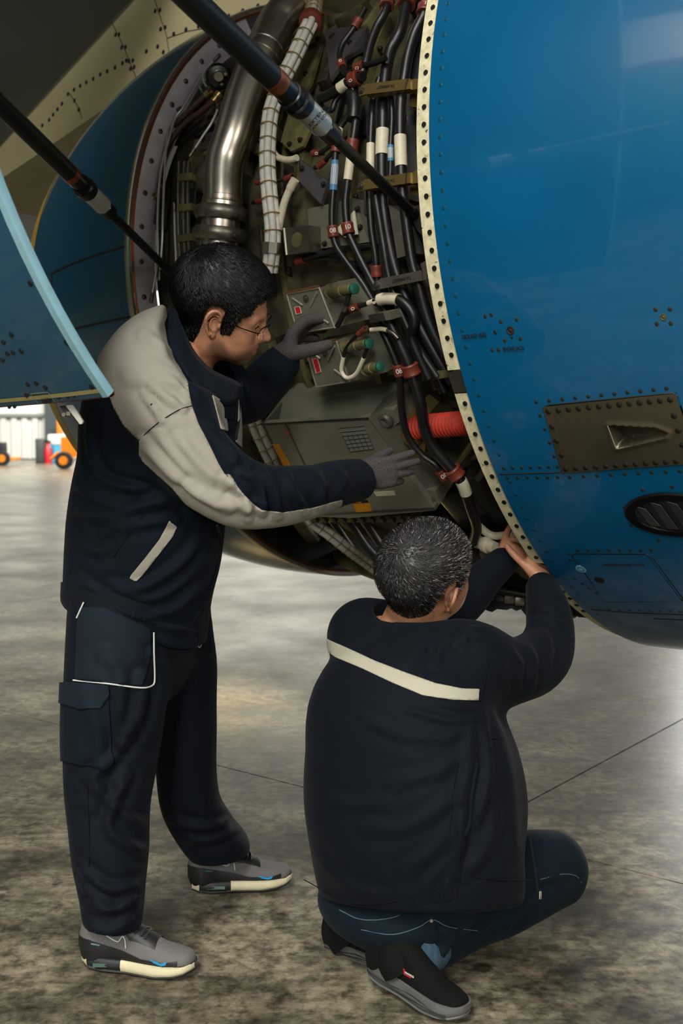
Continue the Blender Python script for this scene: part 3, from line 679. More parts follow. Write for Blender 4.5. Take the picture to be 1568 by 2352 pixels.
b.lathe(tp-wh*.1, wh, [(0, .04), (.05, .10), (.2, .15), (.6, .16), (1.2, .14)], 20); b.build('flap_track_fairing', M['pylon'], wing)
# ------------------------------------------------------------------ fan case and what is mounted on it
fc = thing('fan_case', 'olive metal engine fan case inside the open bay', 'engine')
MB().grid(revolve([(.28, .8), (.28, case_r(.28))]+[(s, case_r(s)) for s in np.linspace(.25, -1.5, 8)]+[(-1.52, .7)], -180, 180, 121)).build('shell', M['case'], fc)
for s, w, h in ((.0, .03, .05), (-.2, .02, .03), (-.52, .025, .035), (-.82, .02, .03), (-1.12, .03, .045), (-1.33, .02, .03)):
    MB().grid(revolve([(s+w/2, case_r(s)-.01), (s+w/2, case_r(s)+h), (s-w/2, case_r(s)+h), (s-w/2, case_r(s)-.01)], -180, 180, 121)).build('flange', M['olive'], fc, angle=30)
R3 = random.Random(3)
for k in range(110):
    s = R3.uniform(-1.36, .0); a = R3.uniform(-55, 52); w, d, h = R3.uniform(.02, .09), R3.uniform(.02, .12), R3.uniform(.015, .06)
    if R3.random() < .45: w, d = R3.uniform(.008, .02), R3.uniform(.1, .28)
    MB().box(EP(s, a, case_r(s)+h*.5), (w, d, h), (EAX, ET(a), EN(a)), bev=.004).build('standoff_bracket', [M['olive'], M['dull_steel'], M['dark'], M['black_gloss'], M['case']][R3.randrange(5)], fc, angle=30)
cb = disc_mesh('case_bolt', .008, .006, 8)
for k in range(90):
    s = R3.choice((-.06, -.2, -.52, -.82, -1.12)); a = R3.uniform(-55, 52); stud(cb, M['bolt'], 'case_bolt', EP(s+.02, a, case_r(s)+.02), EAX, fc)
def path_on(pts, dr, n=7):
    Q = [on(p[0], p[1], p[2] if len(p) > 2 else dr) for p in pts]; return spline(Q, n)
def frac_range(Q, y0, y1):              # indices of the path between two rows of the photograph
    py = proj(Q)[:, 1]; i = np.where((py >= y0) & (py <= y1))[0]; return Q[max(i.min()-1, 0):i.max()+2] if len(i) else Q[:2]
def dense(Q, step=.004):
    L = np.r_[0, np.cumsum(np.linalg.norm(np.diff(Q, axis=0), axis=1))]; n = max(int(L[-1]/step), 2); t = np.linspace(0, L[-1], n)
    return np.stack([np.interp(t, L, Q[:, i]) for i in range(3)], 1)
def nearest(Q, px, py): q = proj(Q); return int(np.abs(q-np.array([px, py])).sum(1).argmin())
def clamp_at(Q, i, r, parent, digits='', m=None):
    T = unit(Q[min(i+2, len(Q)-1)]-Q[max(i-2, 0)]); p = Q[i]
    b = MB(); b.lathe(p-T*.016, T, [(0, r*1.05), (0, r*1.5), (.004, r*1.62), (.010, r*1.5), (.022, r*1.5), (.028, r*1.62), (.032, r*1.5), (.032, r*1.05)], 18, caps=False)
    v = unit(CAMP-p); v = unit(v-T*(v@T)); x = np.cross(T, v)
    c = b.build('clamp', m or M['clamp'], parent)
    b = MB(); b.box(p-v*r*1.7-x*r*.2, (.012, .028, .02), (x, T, v)); b.build('clamp_foot', M['dull_steel'], c, smooth=False)
    if digits: text_on(digits, 'digits', M['white_ink'], p+v*r*1.6-x*(.0045*len(digits))*np.sign(x[0] if abs(x[0]) > .01 else 1)-T*.006*np.sign(T[2]), x*np.sign(x[0]), v, .013, c)
    return c
def sleeve(Q, y0, y1, r, m, parent, name='sleeve', k=1.14):
    S = dense(frac_range(Q, y0, y1)); return MB().tube(S, r*k, 14).build(name, m, parent)
HOSES = 'black hoses strapped across the fan case'
def hose(label, pts, dr, r, m=None, clamps=(), sleeves=(), name='cable', cat='hose', group=HOSES, n=12, ends=None):
    Q = dense(path_on(pts, dr)); t = thing(name, label, cat, group)
    MB().tube(Q, r, n).build('jacket', m or M['black_hose'], t)
    for c in clamps: clamp_at(Q, nearest(Q, c[0], c[1]), r, t, c[2] if len(c) > 2 else '')
    for y0, y1, mm in sleeves: sleeve(Q, y0, y1, r, M[mm], t)
    if ends:
        for i, j in ((0, 6), (len(Q)-1, len(Q)-7)):
            d_ = unit(Q[j]-Q[i]); MB().lathe(Q[i]-d_*.006, d_, [(0, r*1.1), (0, r*1.55), (.012, r*1.55), (.014, r*1.25), (.034, r*1.25)], 12).build('end_fitting', M[ends], t)
    return t, Q
# --- big bleed air duct
Q = dense(path_on([(715, -40), (668, 13), (632, 58), (609, 112), (583, 165), (559, 228), (537, 305), (518, 362), (512, 405), (511, 455), (508, 500), (503, 560), (500, 600)], .16), .01)
duct = thing('bleed_air_duct', 'thick polished steel air duct bending down behind the standing mechanic', 'duct')
MB().tube(Q, .060, 28).build('pipe', M['steel'], duct)
for x, y, w, rr in ((609, 112, .012, .0625), (601, 128, .012, .0625), (511, 462, .010, .0630), (510, 478, .016, .0660)):
    i = nearest(Q, x, y); T = unit(Q[i+1]-Q[i-1]); MB().lathe(Q[i]-T*w, T, [(0, .058), (w*.4, rr), (w*1.6, rr), (w*2, .058)], 28, caps=False).build('weld_ring', M['steel'], duct)
for x, y in ((509, 495), (505, 535)):
    i = nearest(Q, x, y); T = unit(Q[i+1]-Q[i-1]); MB().lathe(Q[i]-T*.02, T, [(0, .06), (0, .078), (.012, .084), (.026, .084), (.04, .076), (.04, .06)], 28, caps=False).build('coupling', M['dull_steel'], duct)
    v = unit(CAMP-Q[i]); x_ = np.cross(T, v); MB().tube([Q[i]+v*.06+x_*.05, Q[i]+v*.07-x_*.05], .008, 8).build('clamp_bolt', M['bolt'], duct)
# --- white laced wire bundle
def bundle(label, pts, dr, offs, r, m, tie_step, group=None, ties=True, name='wire_bundle'):
    Q = dense(path_on(pts, dr)); t = thing(name, label, 'wire bundle', group); L = len(Q)
    for ox, oy in offs:
        W = []
        for i in range(L):
            T = unit(Q[min(i+1, L-1)]-Q[max(i-1, 0)]); v = unit(CAMP-Q[i]); x = unit(np.cross(T, v)); W.append(Q[i]+x*ox+np.cross(x, T)*oy)
        MB().tube(W, r, 10).build('wire', m, t)
    if ties:
        w = max(abs(o[0]) for o in offs)+r; hgt = max(abs(o[1]) for o in offs)+r
        st = int(tie_step/.004)
        for i in range(st//2, L-2, st):
            T = unit(Q[i+1]-Q[i-1]); v = unit(CAMP-Q[i]); x = unit(np.cross(T, v)); z = np.cross(x, T)
            c = [Q[i]+x*(w+.001)*math.cos(a)+z*(hgt+.001)*math.sin(a) for a in np.linspace(0, 2*np.pi, 13)]
            MB().tube(c, .0022, 6, closed=True, caps=False).build('lacing_tie', M['cord'], t)
    return t, Q
wb_, WQ = bundle('white wire bundle laced with brown cord beside the steel duct', [(728, -40), (716, 40), (700, 78), (676, 130), (652, 178), (632, 225), (621, 262), (615, 320), (614, 380), (619, 450), (626, 520), (625, 575), (619, 625)], .14, [(-.0135, 0), (.0135, 0), (.0, .014)], .0115, M['white_cable'], .048)
i = nearest(WQ, 714, 50); T = unit(WQ[i+1]-WQ[i-1]); MB().lathe(WQ[i]-T*.02, T, [(0, .024), (0, .036), (.012, .038), (.03, .036), (.034, .026)], 20).build('collar', M['clamp'], wb_)
i = nearest(WQ, 626, 570); T = unit(WQ[i+1]-WQ[i-1]); MB().lathe(WQ[i]-T*.016, T, [(0, .026), (0, .031), (.032, .031), (.032, .026)], 8, caps=False).build('strap', M['steel'], wb_)
hose('cream taped cable curving from the white bundle to a bracket', [(626, 345), (636, 360), (655, 367), (672, 366), (682, 362)], .11, .010, M['cloth_tape'], name='taped_cable', cat='cable', group='cream taped cables')
hose('cream taped cable running down beside the white bundle', [(678, 412), (668, 430), (654, 462), (645, 498), (637, 545)], .12, .0115, M['cloth_tape'], sleeves=[(414, 432, 'cloth_tape')], name='taped_cable', cat='cable', group='cream taped cables')
# --- thin steel tubes and maroon hoses near the aft edge
M['tube_steel'] = mat('drawn_steel_tube', (196, 195, 188), .38, .6)
TB = 'thin steel tubes at the aft edge of the bay'
for lab, pts, d_ in (
    ('thin steel tube with a long bend, furthest forward of the pair beside the flange', [(502, 128), (466, 170), (425, 241), (403, 271), (390, 313), (369, 397), (362, 498), (362, 600), (347, 690)], .10),
    ('thin steel tube running close beside the lavender grey flange', [(412, 250), (398, 258), (391, 276), (383, 325), (378, 400), (374, 498), (372, 560), (366, 640)], .10),
    ('short looped steel tube high beside the duct', [(500, 130), (472, 160), (466, 176), (470, 192), (479, 206)], .12),
    ('short steel tube hooked under the actuator', [(500, 241), (498, 256), (484, 285), (466, 312), (438, 356)], .09),
    ('thin steel tube curling near the top of the flange', [(470, 150), (452, 178), (456, 196), (466, 214)], .08),
    ('thin steel tube straight up from the grey bracket', [(352, 640), (354, 560), (358, 470), (372, 430)], .07),
    ('dull steel tube low behind the mechanic\'s head', [(400, 470), (402, 540), (404, 600), (398, 660)], .08),
    ('dull steel tube just forward of the dark strut', [(424, 420), (424, 500), (428, 570), (430, 620)], .07)):
    hose(lab, pts, d_, .0042, M['tube_steel'], name='steel_tube', cat='tube', group=TB, n=8, ends='dull_steel')
M['maroon'] = mat('maroon_hose', (72, 42, 40), .5, 0, .2, 30)
hose('maroon hose arcing along the grey flange', [(486, 208), (478, 214), (442, 248), (409, 279), (375, 312), (361, 335), (352, 388), (351, 452)], .085, .0105, M['maroon'], name='maroon_hose', group='maroon hoses', ends='bracket')
hose('maroon hose running under the thin steel tubes', [(502, 218), (494, 228), (462, 256), (430, 279), (402, 310), (388, 335), (372, 385), (364, 455)], .075, .0105, M['maroon'], name='maroon_hose', group='maroon hoses', ends='bracket')
t = thing('actuator', 'round dark actuator with steel ports beside the duct', 'actuator')
p = on(502, 176, .10); n = unit(CAMP-p); MB().lathe(p-n*.06, n, [(0, .035), (.02, .045), (.05, .045), (.06, .036), (.062, .022), (.075, .022), (.078, .010)], 20).build('body', M['black_gloss'], t)
MB().lathe(p+n*.018, n, [(0, .02), (.01, .016)], 12).build('port', M['dull_steel'], t)
for k in range(4): MB().lathe(p+np.cross(n, EAX)*.034*math.cos(k*1.57)+EAX*.034*math.sin(k*1.57), n, [(0, .006), (.01, .006)], 6).build('bolt', M['dull_steel'], t)
def face(px, dr, n=None, at=None):      # a planar polygon on the tangent plane of the case
    c = np.mean(px, 0) if at is None else at; p0, s, a, r = hit(c[0], c[1], lambda s: case_r(s)+dr); nn_ = EN(a) if n is None else unit(n)
    out_ = []
    for x, y in px: d_ = ray(x, y); out_.append(CAMP+d_*(((p0-CAMP)@nn_)/(d_@nn_)))
    return np.array(out_), nn_
def plate(label, px, dr, th, m, name='mounting_plate', cat='plate', holes=(), bolts=(), group=None, parent=None, bev=None):
    q, nn_ = face(px, dr)
    t = thing(name, label, cat, group) if label else tag(link(name, None, parent))
    MB().prism(q, -nn_*th).build('sheet', m, t, smooth=False)
    for x, y, r in holes: pt = face([(x, y)], dr, nn_, np.mean(px, 0))[0][0]; MB().lathe(pt, nn_, [(0, r), (.0015, r)], 16).build('hole', M['dark'], t)
    for x, y in bolts: pt = face([(x, y)], dr, nn_, np.mean(px, 0))[0][0]; MB().lathe(pt, nn_, [(0, .009), (.003, .009), (.003, .006), (.009, .006), (.010, .004)], 10).build('bolt', M['bolt'], t)
    return t, q, nn_
PL = 'mounting plates on the fan case'
plate('grey plate with a round hole high in the bay', [(746, 66), (800, 62), (846, 40), (832, 110), (792, 132), (758, 182)], .06, .012, M['grey_metal'], holes=[(762, 82, .012)], bolts=[(803, 98), (826, 62)], group=PL)
plate('olive plate behind the rod\'s silver sleeve', [(662, 262), (700, 258), (712, 300), (696, 335), (668, 348), (644, 325)], .07, .01, M['olive'], bolts=[(690, 322), (666, 332)], group=PL)
plate('slanted grey bracket plate under the rod', [(684, 362), (752, 416), (736, 468), (690, 420)], .08, .014, M['grey_metal'], bolts=[(694, 388), (744, 424)], group=PL)
plate('wide grey panel behind the twin brown clamps', [(706, 480), (812, 455), (846, 556), (714, 574)], .06, .05, M['box'], bolts=[(822, 480), (828, 522), (716, 568), (746, 560)], group=PL)
plate('cream triangular tab between the twin hoses', [(770, 528), (812, 484), (820, 538), (792, 545)], .075, .006, M['label'], group=PL)
plate('pale grey plate below the rod\'s foot', [(892, 471), (921, 487), (937, 512), (950, 582), (912, 593)], .10, .05, M['bracket_grey'], group=PL)
plate('olive triangular gusset beside the long black hoses', [(700, 100), (746, 30), (748, 70), (712, 190), (664, 260), (662, 230)], .05, .012, M['olive'], bolts=[(730, 90), (702, 170)], group=PL)
plate('tall dark panel behind the labelled hoses', [(838, 235), (968, 205), (980, 470), (848, 430)], .02, .01, M['grey_metal'], bolts=[(960, 260), (962, 340), (966, 430)], group=PL)
plate('dark blue grey panel beside the cream edge strip', [(930, 110), (975, 60), (975, 200), (945, 240)], .08, .01, mat('blue_grey_panel', (52, 58, 66), .4, .5), group=PL)
t, q, nn_ = plate('small steel box with dark sight window', [(653, 524), (707, 517), (711, 578), (659, 586)], .12, .08, M['dull_steel'], 'steel_box', 'box')
c = q.mean(0); MB().lathe(c, nn_, [(0, .022), (.001, .022)], 20).build('sight_window', M['olive'], t); MB().tube([q[0]+nn_*.002, q[3]+nn_*.002], .004, 6).build('edge', M['steel'], t)
plate('grey bracket holding the thin steel tubes', [(338, 460), (360, 452), (356, 512), (330, 520)], .08, .05, M['grey_metal'], 'tube_bracket', 'bracket')
t = thing('support_strut', 'tall dark steel strut beside the duct', 'strut')
for dx in (0, 12, 22): Qs = dense(path_on([(412+dx, 372), (410+dx, 450), (412+dx, 560), (418+dx, 620)], .09)); MB().tube(Qs, .006, 8).build('rail', M['dull_steel'], t)
for y in (400, 470, 540): q_, n_ = face([(408, y), (440, y-4), (440, y+12), (408, y+16)], .10); MB().prism(q_, -n_*.02).build('cross_plate', M['olive'], t, smooth=False)
# --- gold cable brackets
def bar_bracket(label, x0, y0, x1, y1, hh, plate_px, m, dr):
    t = thing('cable_bracket', label, 'bracket', 'cable brackets with stamped numbers')
    q, nn_ = face([(x0, y0-hh/2), (x1, y1-hh/2), (x1, y1+hh/2), (x0, y0+hh/2)], dr); MB().prism(q, -nn_*.022).build('bar', m, t, smooth=False)
    xd_ = unit(q[1]-q[0]); yd = np.cross(nn_, xd_)
    l, _ = face([(x0-14, y0-4), (x0, y0-hh/2+2), (x0, y0+hh/2), (x0-14, y0+hh/2+4)], dr-.01); MB().prism(l, -nn_*.006).build('lug', m, t, smooth=False)
    c = l.mean(0)+nn_*.001; MB().lathe(c, nn_, [(0, .010), (.003, .010), (.003, .006), (.007, .006), (.007, .003)], 12).build('bolt', M['dull_steel'], t)
    k = q[1]*.5+q[2]*.5-xd_*.012; b = MB(); b.tube([k+nn_*.001+yd*.012, k+nn_*.004+yd*.013, k+nn_*.004-yd*.013, k+nn_*.001-yd*.012], .0016, 6); b.build('clip', M['steel'], t)
    if plate_px: r_, _ = face(plate_px, dr-.05); MB().prism(r_, -nn_*.004).build('backing_plate', m, t, smooth=False)
    c = q.mean(0); text_on('TA18900027', 'stamped_number', M['ink'], c+nn_*.0008+xd_*.028+yd*.004, -xd_, nn_, .0085, t)
    MB().box((q[1]+q[2])/2+xd_*.012-nn_*.03, (.03, .03, .05), (xd_, yd, nn_)).build('end_block', m, t, smooth=False)
bar_bracket('gold cable bracket highest up the bay', 838, 205, 942, 192, 24, [(945, 186), (974, 179), (972, 248), (938, 244)], M['bracket'], .15)
bar_bracket('gold cable bracket just above the rod\'s foot', 836, 424, 942, 408, 24, [(945, 398), (970, 378), (973, 450), (940, 446)], M['bracket'], .15)
bar_bracket('grey cable bracket below the pale plate', 872, 652, 980, 630, 24, [(965, 606), (994, 588), (1008, 660), (980, 658)], M['bracket_grey'], .15)
# --- black hoses
hose('black hose with a clamp near the top, curving towards the small round clamps', [(896, -40), (889, 8), (882, 32), (865, 62), (850, 102), (839, 148), (832, 168)], .12, .0135, clamps=[(889, 8, '')])
hose('thickest black hose, falling from the top clamp to a paper label', [(950, -40), (935, 4), (928, 30), (918, 75), (898, 112), (889, 150), (884, 185), (880, 230), (879, 290), (877, 340), (877, 400), (880, 470), (890, 540), (906, 612), (930, 680), (962, 745), (1010, 830), (1042, 880)], .10, .0165, clamps=[(934, 6, '')], sleeves=[(300, 356, 'label')])
hose('black hose marked 12 beside the cream edge strip', [(990, -40), (976, 25), (968, 45), (951, 80), (937, 129), (929, 177), (921, 228), (919, 295), (920, 350), (922, 400), (926, 455), (944, 590), (960, 650), (985, 740), (1032, 835)], .12, .0150, clamps=[(976, 24, '12')], sleeves=[(316, 382, 'label')])
hose('slim black cable with a small blue ended label', [(890, 190), (897, 222), (900, 268), (897, 332), (897, 365), (896, 400), (892, 440)], .11, .0075, sleeves=[(336, 368, 'blue_label'), (341, 362, 'label')])
hose('black cable with a cream label above the rod', [(872, 180), (858, 225), (854, 268), (851, 330), (850, 388), (848, 440), (852, 520), (862, 590), (868, 660), (886, 720), (908, 775), (935, 850)], .10, .0105, sleeves=[(332, 386, 'label')], clamps=[(862, 622, '')])
hose('black hose with a blue ended label and clamp 08', [(812, 225), (806, 255), (782, 290), (775, 320), (771, 345), (768, 395), (765, 440), (762, 490), (764, 530), (772, 565), (796, 602), (832, 650), (856, 690)], .11, .0100, clamps=[(771, 338, ''), (764, 531, '08')], sleeves=[(296, 322, 'label'), (370, 436, 'blue_label'), (382, 424, 'label')])
hose('black hose with a cream label and clamp 10', [(815, 225), (818, 262), (814, 300), (808, 338), (802, 385), (797, 425), (793, 470), (799, 528), (812, 562), (838, 615), (864, 664)], .11, .0115, clamps=[(809, 335, ''), (798, 527, '10')], sleeves=[(360, 412, 'label')])
hose('black boot where two labelled hoses split', [(804, 200), (812, 222), (814, 250), (812, 275)], .115, .021, name='cable_boot')
hose('black hose looping through two round clamps high in the bay', [(838, 20), (814, 62), (788, 99), (779, 128), (785, 150), (794, 170), (812, 162), (828, 152), (856, 146), (886, 134)], .13, .0085, clamps=[(819, 54, ''), (785, 148, '0'), (826, 153, '0')])
hose('fat black hose with a short label near the rod\'s silver sleeve', [(734, 228), (752, 220), (772, 208), (794, 193), (814, 181), (834, 176)], .14, .0140, clamps=[(816, 182, '0')], sleeves=[(193, 203, 'label')])
hose('black hose hooked round behind the rod\'s silver sleeve', [(808, 206), (784, 214), (770, 232), (762, 252), (744, 250), (736, 240)], .12, .0085, clamps=[(808, 206, '0')])
hose('slim black cable with two brown clamps left under the rod', [(770, 325), (745, 345), (728, 352), (714, 350)], .10, .0065, clamps=[(727, 351, '0')])
hose('slim black cable just below another under the rod', [(770, 345), (752, 362), (738, 376), (722, 386)], .10, .0065, clamps=[(738, 374, '')])
hose('slim black cable reaching the wire bundle from a brown clamp', [(592, 418), (630, 416), (655, 411), (672, 404)], .09, .0060, clamps=[(663, 410, ''), (596, 418, '')])
hose('slim black cable crossing low behind the wire bundle', [(580, 466), (612, 458), (646, 450), (672, 442)], .07, .0060, clamps=[(598, 456, '')])
hose('black hose crossing behind the twin hoses below their clamps', [(686, 600), (720, 588), (780, 574), (842, 566), (860, 566)], .08, .0085, clamps=[(690, 596, '')])
hose('thin black hose sagging towards the small boxes', [(700, 600), (740, 594), (780, 598), (820, 606), (852, 600)], .07, .0070)
hose('black hose squeezed between the long hoses and the grey bracket', [(862, 450), (880, 560), (892, 632), (912, 694), (950, 782), (1004, 866)], .12, .0120)
hose('thick black hose bulging beside the small grey box', [(862, 692), (884, 686), (918, 690), (944, 714), (952, 742), (944, 772), (958, 812), (985, 870)], .13, .0150, sleeves=[(684, 688, 'label')])
hose('ribbed dark conduit nearest the cream strip', [(960, 655), (972, 700), (1000, 770), (1040, 850), (1060, 900)], .09, .0180)
hose('dark hose deep behind the ribbed conduit', [(935, 690), (960, 760), (990, 830), (1020, 900)], .06, .0170)
hose('black hose with the upper clamp 08 beside the orange brown clamp', [(868, 740), (892, 790), (912, 838), (918, 870), (922, 940), (936, 1000), (968, 1044), (1000, 1068), (1018, 1092)], .19, .0100, clamps=[(916, 851, '08'), (1016, 1090, '08')])
hose('thick black hose curving past the red hose to a cream label', [(890, 730), (918, 790), (942, 846), (964, 920), (974, 980), (990, 1020), (1020, 1058), (1046, 1088), (1064, 1116), (1078, 1160), (1094, 1210), (1086, 1246)], .20, .0155, clamps=[(943, 850, ''), (1044, 1086, '')], sleeves=[(1104, 1132, 'label')])
hose('black loop of cable with a white tag on the lower small box', [(832, 760), (812, 778), (794, 802), (787, 828), (784, 852), (796, 868), (816, 860), (830, 834), (843, 800)], .24, .0052, clamps=[(831, 761, '')], sleeves=[(822, 848, 'label')])
hose('thin white tipped cable leaving the lower small clamp', [(831, 761), (858, 757), (880, 756), (900, 764), (914, 778)], .22, .0055, M['dull_steel'], sleeves=[(754, 757.5, 'label')])
hose('black cable below the upper box\'s elbow connector', [(801, 676), (794, 704), (784, 730), (774, 750)], .24, .0075, sleeves=[(704, 712, 'dull_steel')])
hose('short cable held by a round brown clamp over the small boxes', [(790, 722), (814, 707), (836, 700), (858, 692)], .23, .0065, clamps=[(814, 707, '0')], sleeves=[(690, 696, 'label')])
hose('corrugated red hose reaching the cream edge strip', [(950, 985), (975, 980), (1030, 975), (1095, 970)], .14, .032, M['red_hose'], name='red_hose', group=None)
Qr = dense(path_on([(950, 985), (975, 980), (1030, 975), (1095, 970)], .14)); red = [o for o in COL.objects if o.name == 'red_hose'][0]
for i in range(4, len(Qr)-4, 3): T = unit(Qr[i+1]-Qr[i-1]); MB().lathe(Qr[i]-T*.003, T, [(0, .031), (.003, .0355), (.006, .031)], 20, caps=False).build('corrugation', M['red_hose'], red)
# --- small control boxes
def ctrl_box(label, front, side, red_px, conn, dr, depth):
    t = thing('control_box', label, 'control box', 'small riveted control boxes')
    q, nn_ = face(front, dr); b = MB(); b.prism(q, -nn_*depth); b.build('front_housing', M['box'], t, smooth=False)
    xd_ = unit(q[1]-q[0]); yd = unit(np.cross(nn_, xd_)); c = q.mean(0)
    MB().tube([q[0], q[1], q[2], q[3], q[0]], .0035, 6, closed=True).build('rim', M['box2'], t); MB().tube([q[0]+yd*.004, q[1]+yd*.004], .004, 6).build('top_bead', M['copper_edge'], t)
    s_, _ = face(side, dr-.02, nn_, np.mean(front, 0)); MB().prism(s_, -nn_*(depth-.02)).build('side_housing', M['box'], t, smooth=False)
    d1, d2 = q[2]-q[0], q[3]-q[1]
    for (u, v) in ((q[0]+d1*.12, q[0]+d1*.34), (q[0]+d1*.66, q[0]+d1*.88), (q[1]+d2*.10, q[1]+d2*.40)): MB().tube([u+nn_*.001, v+nn_*.001], .0035, 6).build('pressed_rib', M['box2'], t)
    f = q[0]*.45+q[1]*.55-yd*.022; MB().lathe(f, nn_, [(0, .011), (.002, .011), (.003, .006), (.006, .006), (.006, .003)], 14).build('fastener', M['dull_steel'], t)
    r_, _ = face(red_px, dr+.0015, nn_, np.mean(front, 0)); pl_ = MB().prism(r_, -nn_*.001).build('red_plate', M['red_plate'], t, smooth=False)
    MB().tube(list(r_)+[r_[0]], .0012, 5, closed=True).build('plate_border', M['label'], pl_)
    for k, (x0, y0, x1, y1, r) in enumerate(conn):
        a, b_ = on(x0, y0, dr+.0), on(x1, y1, dr+.02); d_ = unit(b_-a); L = np.linalg.norm(b_-a)
        cn = MB().lathe(a, d_, [(0, r*1.35), (.006, r*1.35), (.007, r*.95), (.02, r*.95), (.021, r*1.1), (L*.6, r*1.1), (L*.6+.001, r*.9), (L, r*.9), (L+.004, r*.6)], 16).build('connector', M['olive'], t)
        MB().lathe(b_+d_*.002, d_, [(0, r*.9), (.012, r*.95), (.014, r*.6)], 16).build('green_cap', M['green'], cn)
    return t
ctrl_box('upper small grey box with a red plate beside the raised glove', [(659, 676), (733, 661), (769, 752), (684, 765)], [(735, 661), (776, 646), (840, 735), (770, 752)], [(676, 706), (688, 704), (692, 719), (680, 722)], [(756, 670, 808, 664, .016)], .22, .10)
ctrl_box('lower small grey box with a red plate under the raised glove', [(701, 797), (773, 784), (803, 876), (727, 889)], [(775, 784), (834, 773), (884, 856), (804, 877)], [(717, 825), (729, 823), (737, 854), (726, 857)], [(792, 797, 842, 790, .015), (838, 848, 868, 842, .014)], .22, .10)
t, q, nn_ = plate('small steel relay box between the hoses', [(845, 724), (880, 718), (886, 736), (850, 742)], .24, .05, M['dull_steel'], 'relay_box', 'box'); MB().prism([q[1], q[1]+(q[1]-q[0])*.4, q[2]+(q[1]-q[0])*.4, q[2]], -nn_*.045).build('cover', M['box'], t, smooth=False)
plate('rusty edged olive tray beside the cream strip', [(966, 858), (1058, 846), (1060, 862), (970, 876)], .12, .10, M['olive'], 'tray', 'tray')
# --- large electronic control unit
ecu = thing('electronic_control_unit', 'large grey green electronics box under the mechanic\'s gloved hand', 'control unit')
fr = [(601, 974), (846, 960), (908, 1052), (1000, 1172), (806, 1190), (706, 1186)]
DE = .17; q, nE = face(fr, DE); M['box2b'] = M['box2']
xd_ = unit(q[1]-q[0]); yd = unit(np.cross(nE, xd_))
MB().prism(q, -nE*.02).build('front_face', M['box2'], ecu, smooth=False)
tq = [(601, 974), (642, 922), (914, 884), (928, 906), (846, 960)]
in_ = -nE
back = [q[0], q[0]+yd*.05+in_*.10+xd_*.02, q[1]+yd*.09+in_*.14+xd_*.04, q[1]+yd*.05+in_*.06+xd_*.03, q[1]]
def efill(poly, name, m, th=.01): return MB().prism(poly, in_*th).build(name, m, ecu, smooth=False)
t3, _ = face(tq, DE-.07, unit(nE+yd*1.3), (740, 935)); MB().prism(t3, in_*.12).build('top_cover', M['box2'], ecu, smooth=False)
eb, _ = face([(846, 960), (928, 906), (1042, 1108), (1000, 1172)], DE-.05, unit(nE+xd_*.8), (950, 1040)); MB().prism(eb, in_*.10).build('end_cover', M['box'], ecu, smooth=False)
MB().prism([q[0], q[5], q[5]+in_*.15, q[0]+in_*.15], xd_*.01).build('side_cover', M['box'], ecu, smooth=False)
MB().prism([q[5], q[3], q[3]+in_*.12, q[5]+in_*.12], yd*.012).build('bottom_cover', M['box'], ecu, smooth=False)
MB().tube([q[0]+nE*.002, q[1]+nE*.002], .0035, 6).build('seam', M['ink'], ecu)
MB().tube([face([(656, 975)], DE+.001, nE, np.mean(fr, 0))[0][0], face([(708, 1085)], DE+.001, nE, np.mean(fr, 0))[0][0]], .003, 6).build('pressed_line', M['dull_steel'], ecu)
def eplate(px, name, m, d=.0015): r_, _ = face(px, DE+d, nE, np.mean(fr, 0)); return MB().prism(r_, -nE*.001).build(name, m, ecu, smooth=False), r_
eplate([(625, 1020), (640, 1020), (676, 1085), (660, 1087)], 'yellow_label', M['amber'])
_, r_ = eplate([(808, 1151), (848, 1150), (854, 1174), (818, 1177)], 'caution_label', M['amber']); eplate([(806, 1150), (844, 1149), (848, 1155), (810, 1157)], 'caution_header', M['ink'], .002)
text_on('CAUTION', 'lettering', M['amber'], r_[0]+nE*.002+xd_*.012-yd*.006, xd_, nE, .004, ecu)
eplate([(858, 1130), (904, 1128), (908, 1138), (864, 1140)], 'white_label', M['label'])
lt, r_ = eplate([(778, 984), (836, 979), (859, 1031), (805, 1038)], 'data_plate', mat('grey_data_plate', (122, 124, 112), .45))
for k in np.linspace(0, 1, 7): MB().tube([pick(r_[0], r_[3], k)+nE*.001, pick(r_[1], r_[2], k)+nE*.001], .0009, 4).build('ruled_line', M['ink'], lt)
for k in np.linspace(0, 1, 6): MB().tube([pick(pick(r_[0], r_[1], k), pick(r_[3], r_[2], k), .3)+nE*.001, pick(r_[3], r_[2], k)+nE*.001], .0009, 4).build('ruled_line', M['ink'], lt)
p_ = face([(660, 993)], DE+.002, nE, np.mean(fr, 0))[0][0]; MB().box(p_, (.018, .012, .002), (xd_, yd, nE)).build('orange_tag', mat('orange_tag', (190, 90, 40), .5), ecu, smooth=False)
for x, y in ((886, 962), (982, 1148)):
    p = face([(x, y)], DE-.02, nE, np.mean(fr, 0))[0][0]
    MB().lathe(p-nE*.01, nE, [(0, .026), (.02, .026), (.026, .020), (.026, .012), (.01, .010)], 20, caps=False).build('mount_ring', M['bracket_grey'], ecu); MB().lathe(p-nE*.008, nE, [(0, .013), (.002, .013)], 14).build('mount_hole', M['dark'], ecu)
    w = face([(x-36, y+6), (x-8, y-24), (x+18, y-20), (x+30, y+8), (x+4, y+26)], DE-.022, nE, np.mean(fr, 0))[0]; MB().prism(w, in_*.03).build('mount_ear', M['box2'], ecu, smooth=False)
for k in range(14): p = pick(t3[0], t3[4], k/13)*.92+t3.mean(0)*.08; stud(rivet_me, M['rivet_blue'], 'screw', p+unit(nE+yd*1.3)*.001, unit(nE+yd*1.3), ecu)
t = thing('mount_bracket', 'brassy cast bracket beside the red hose', 'bracket')
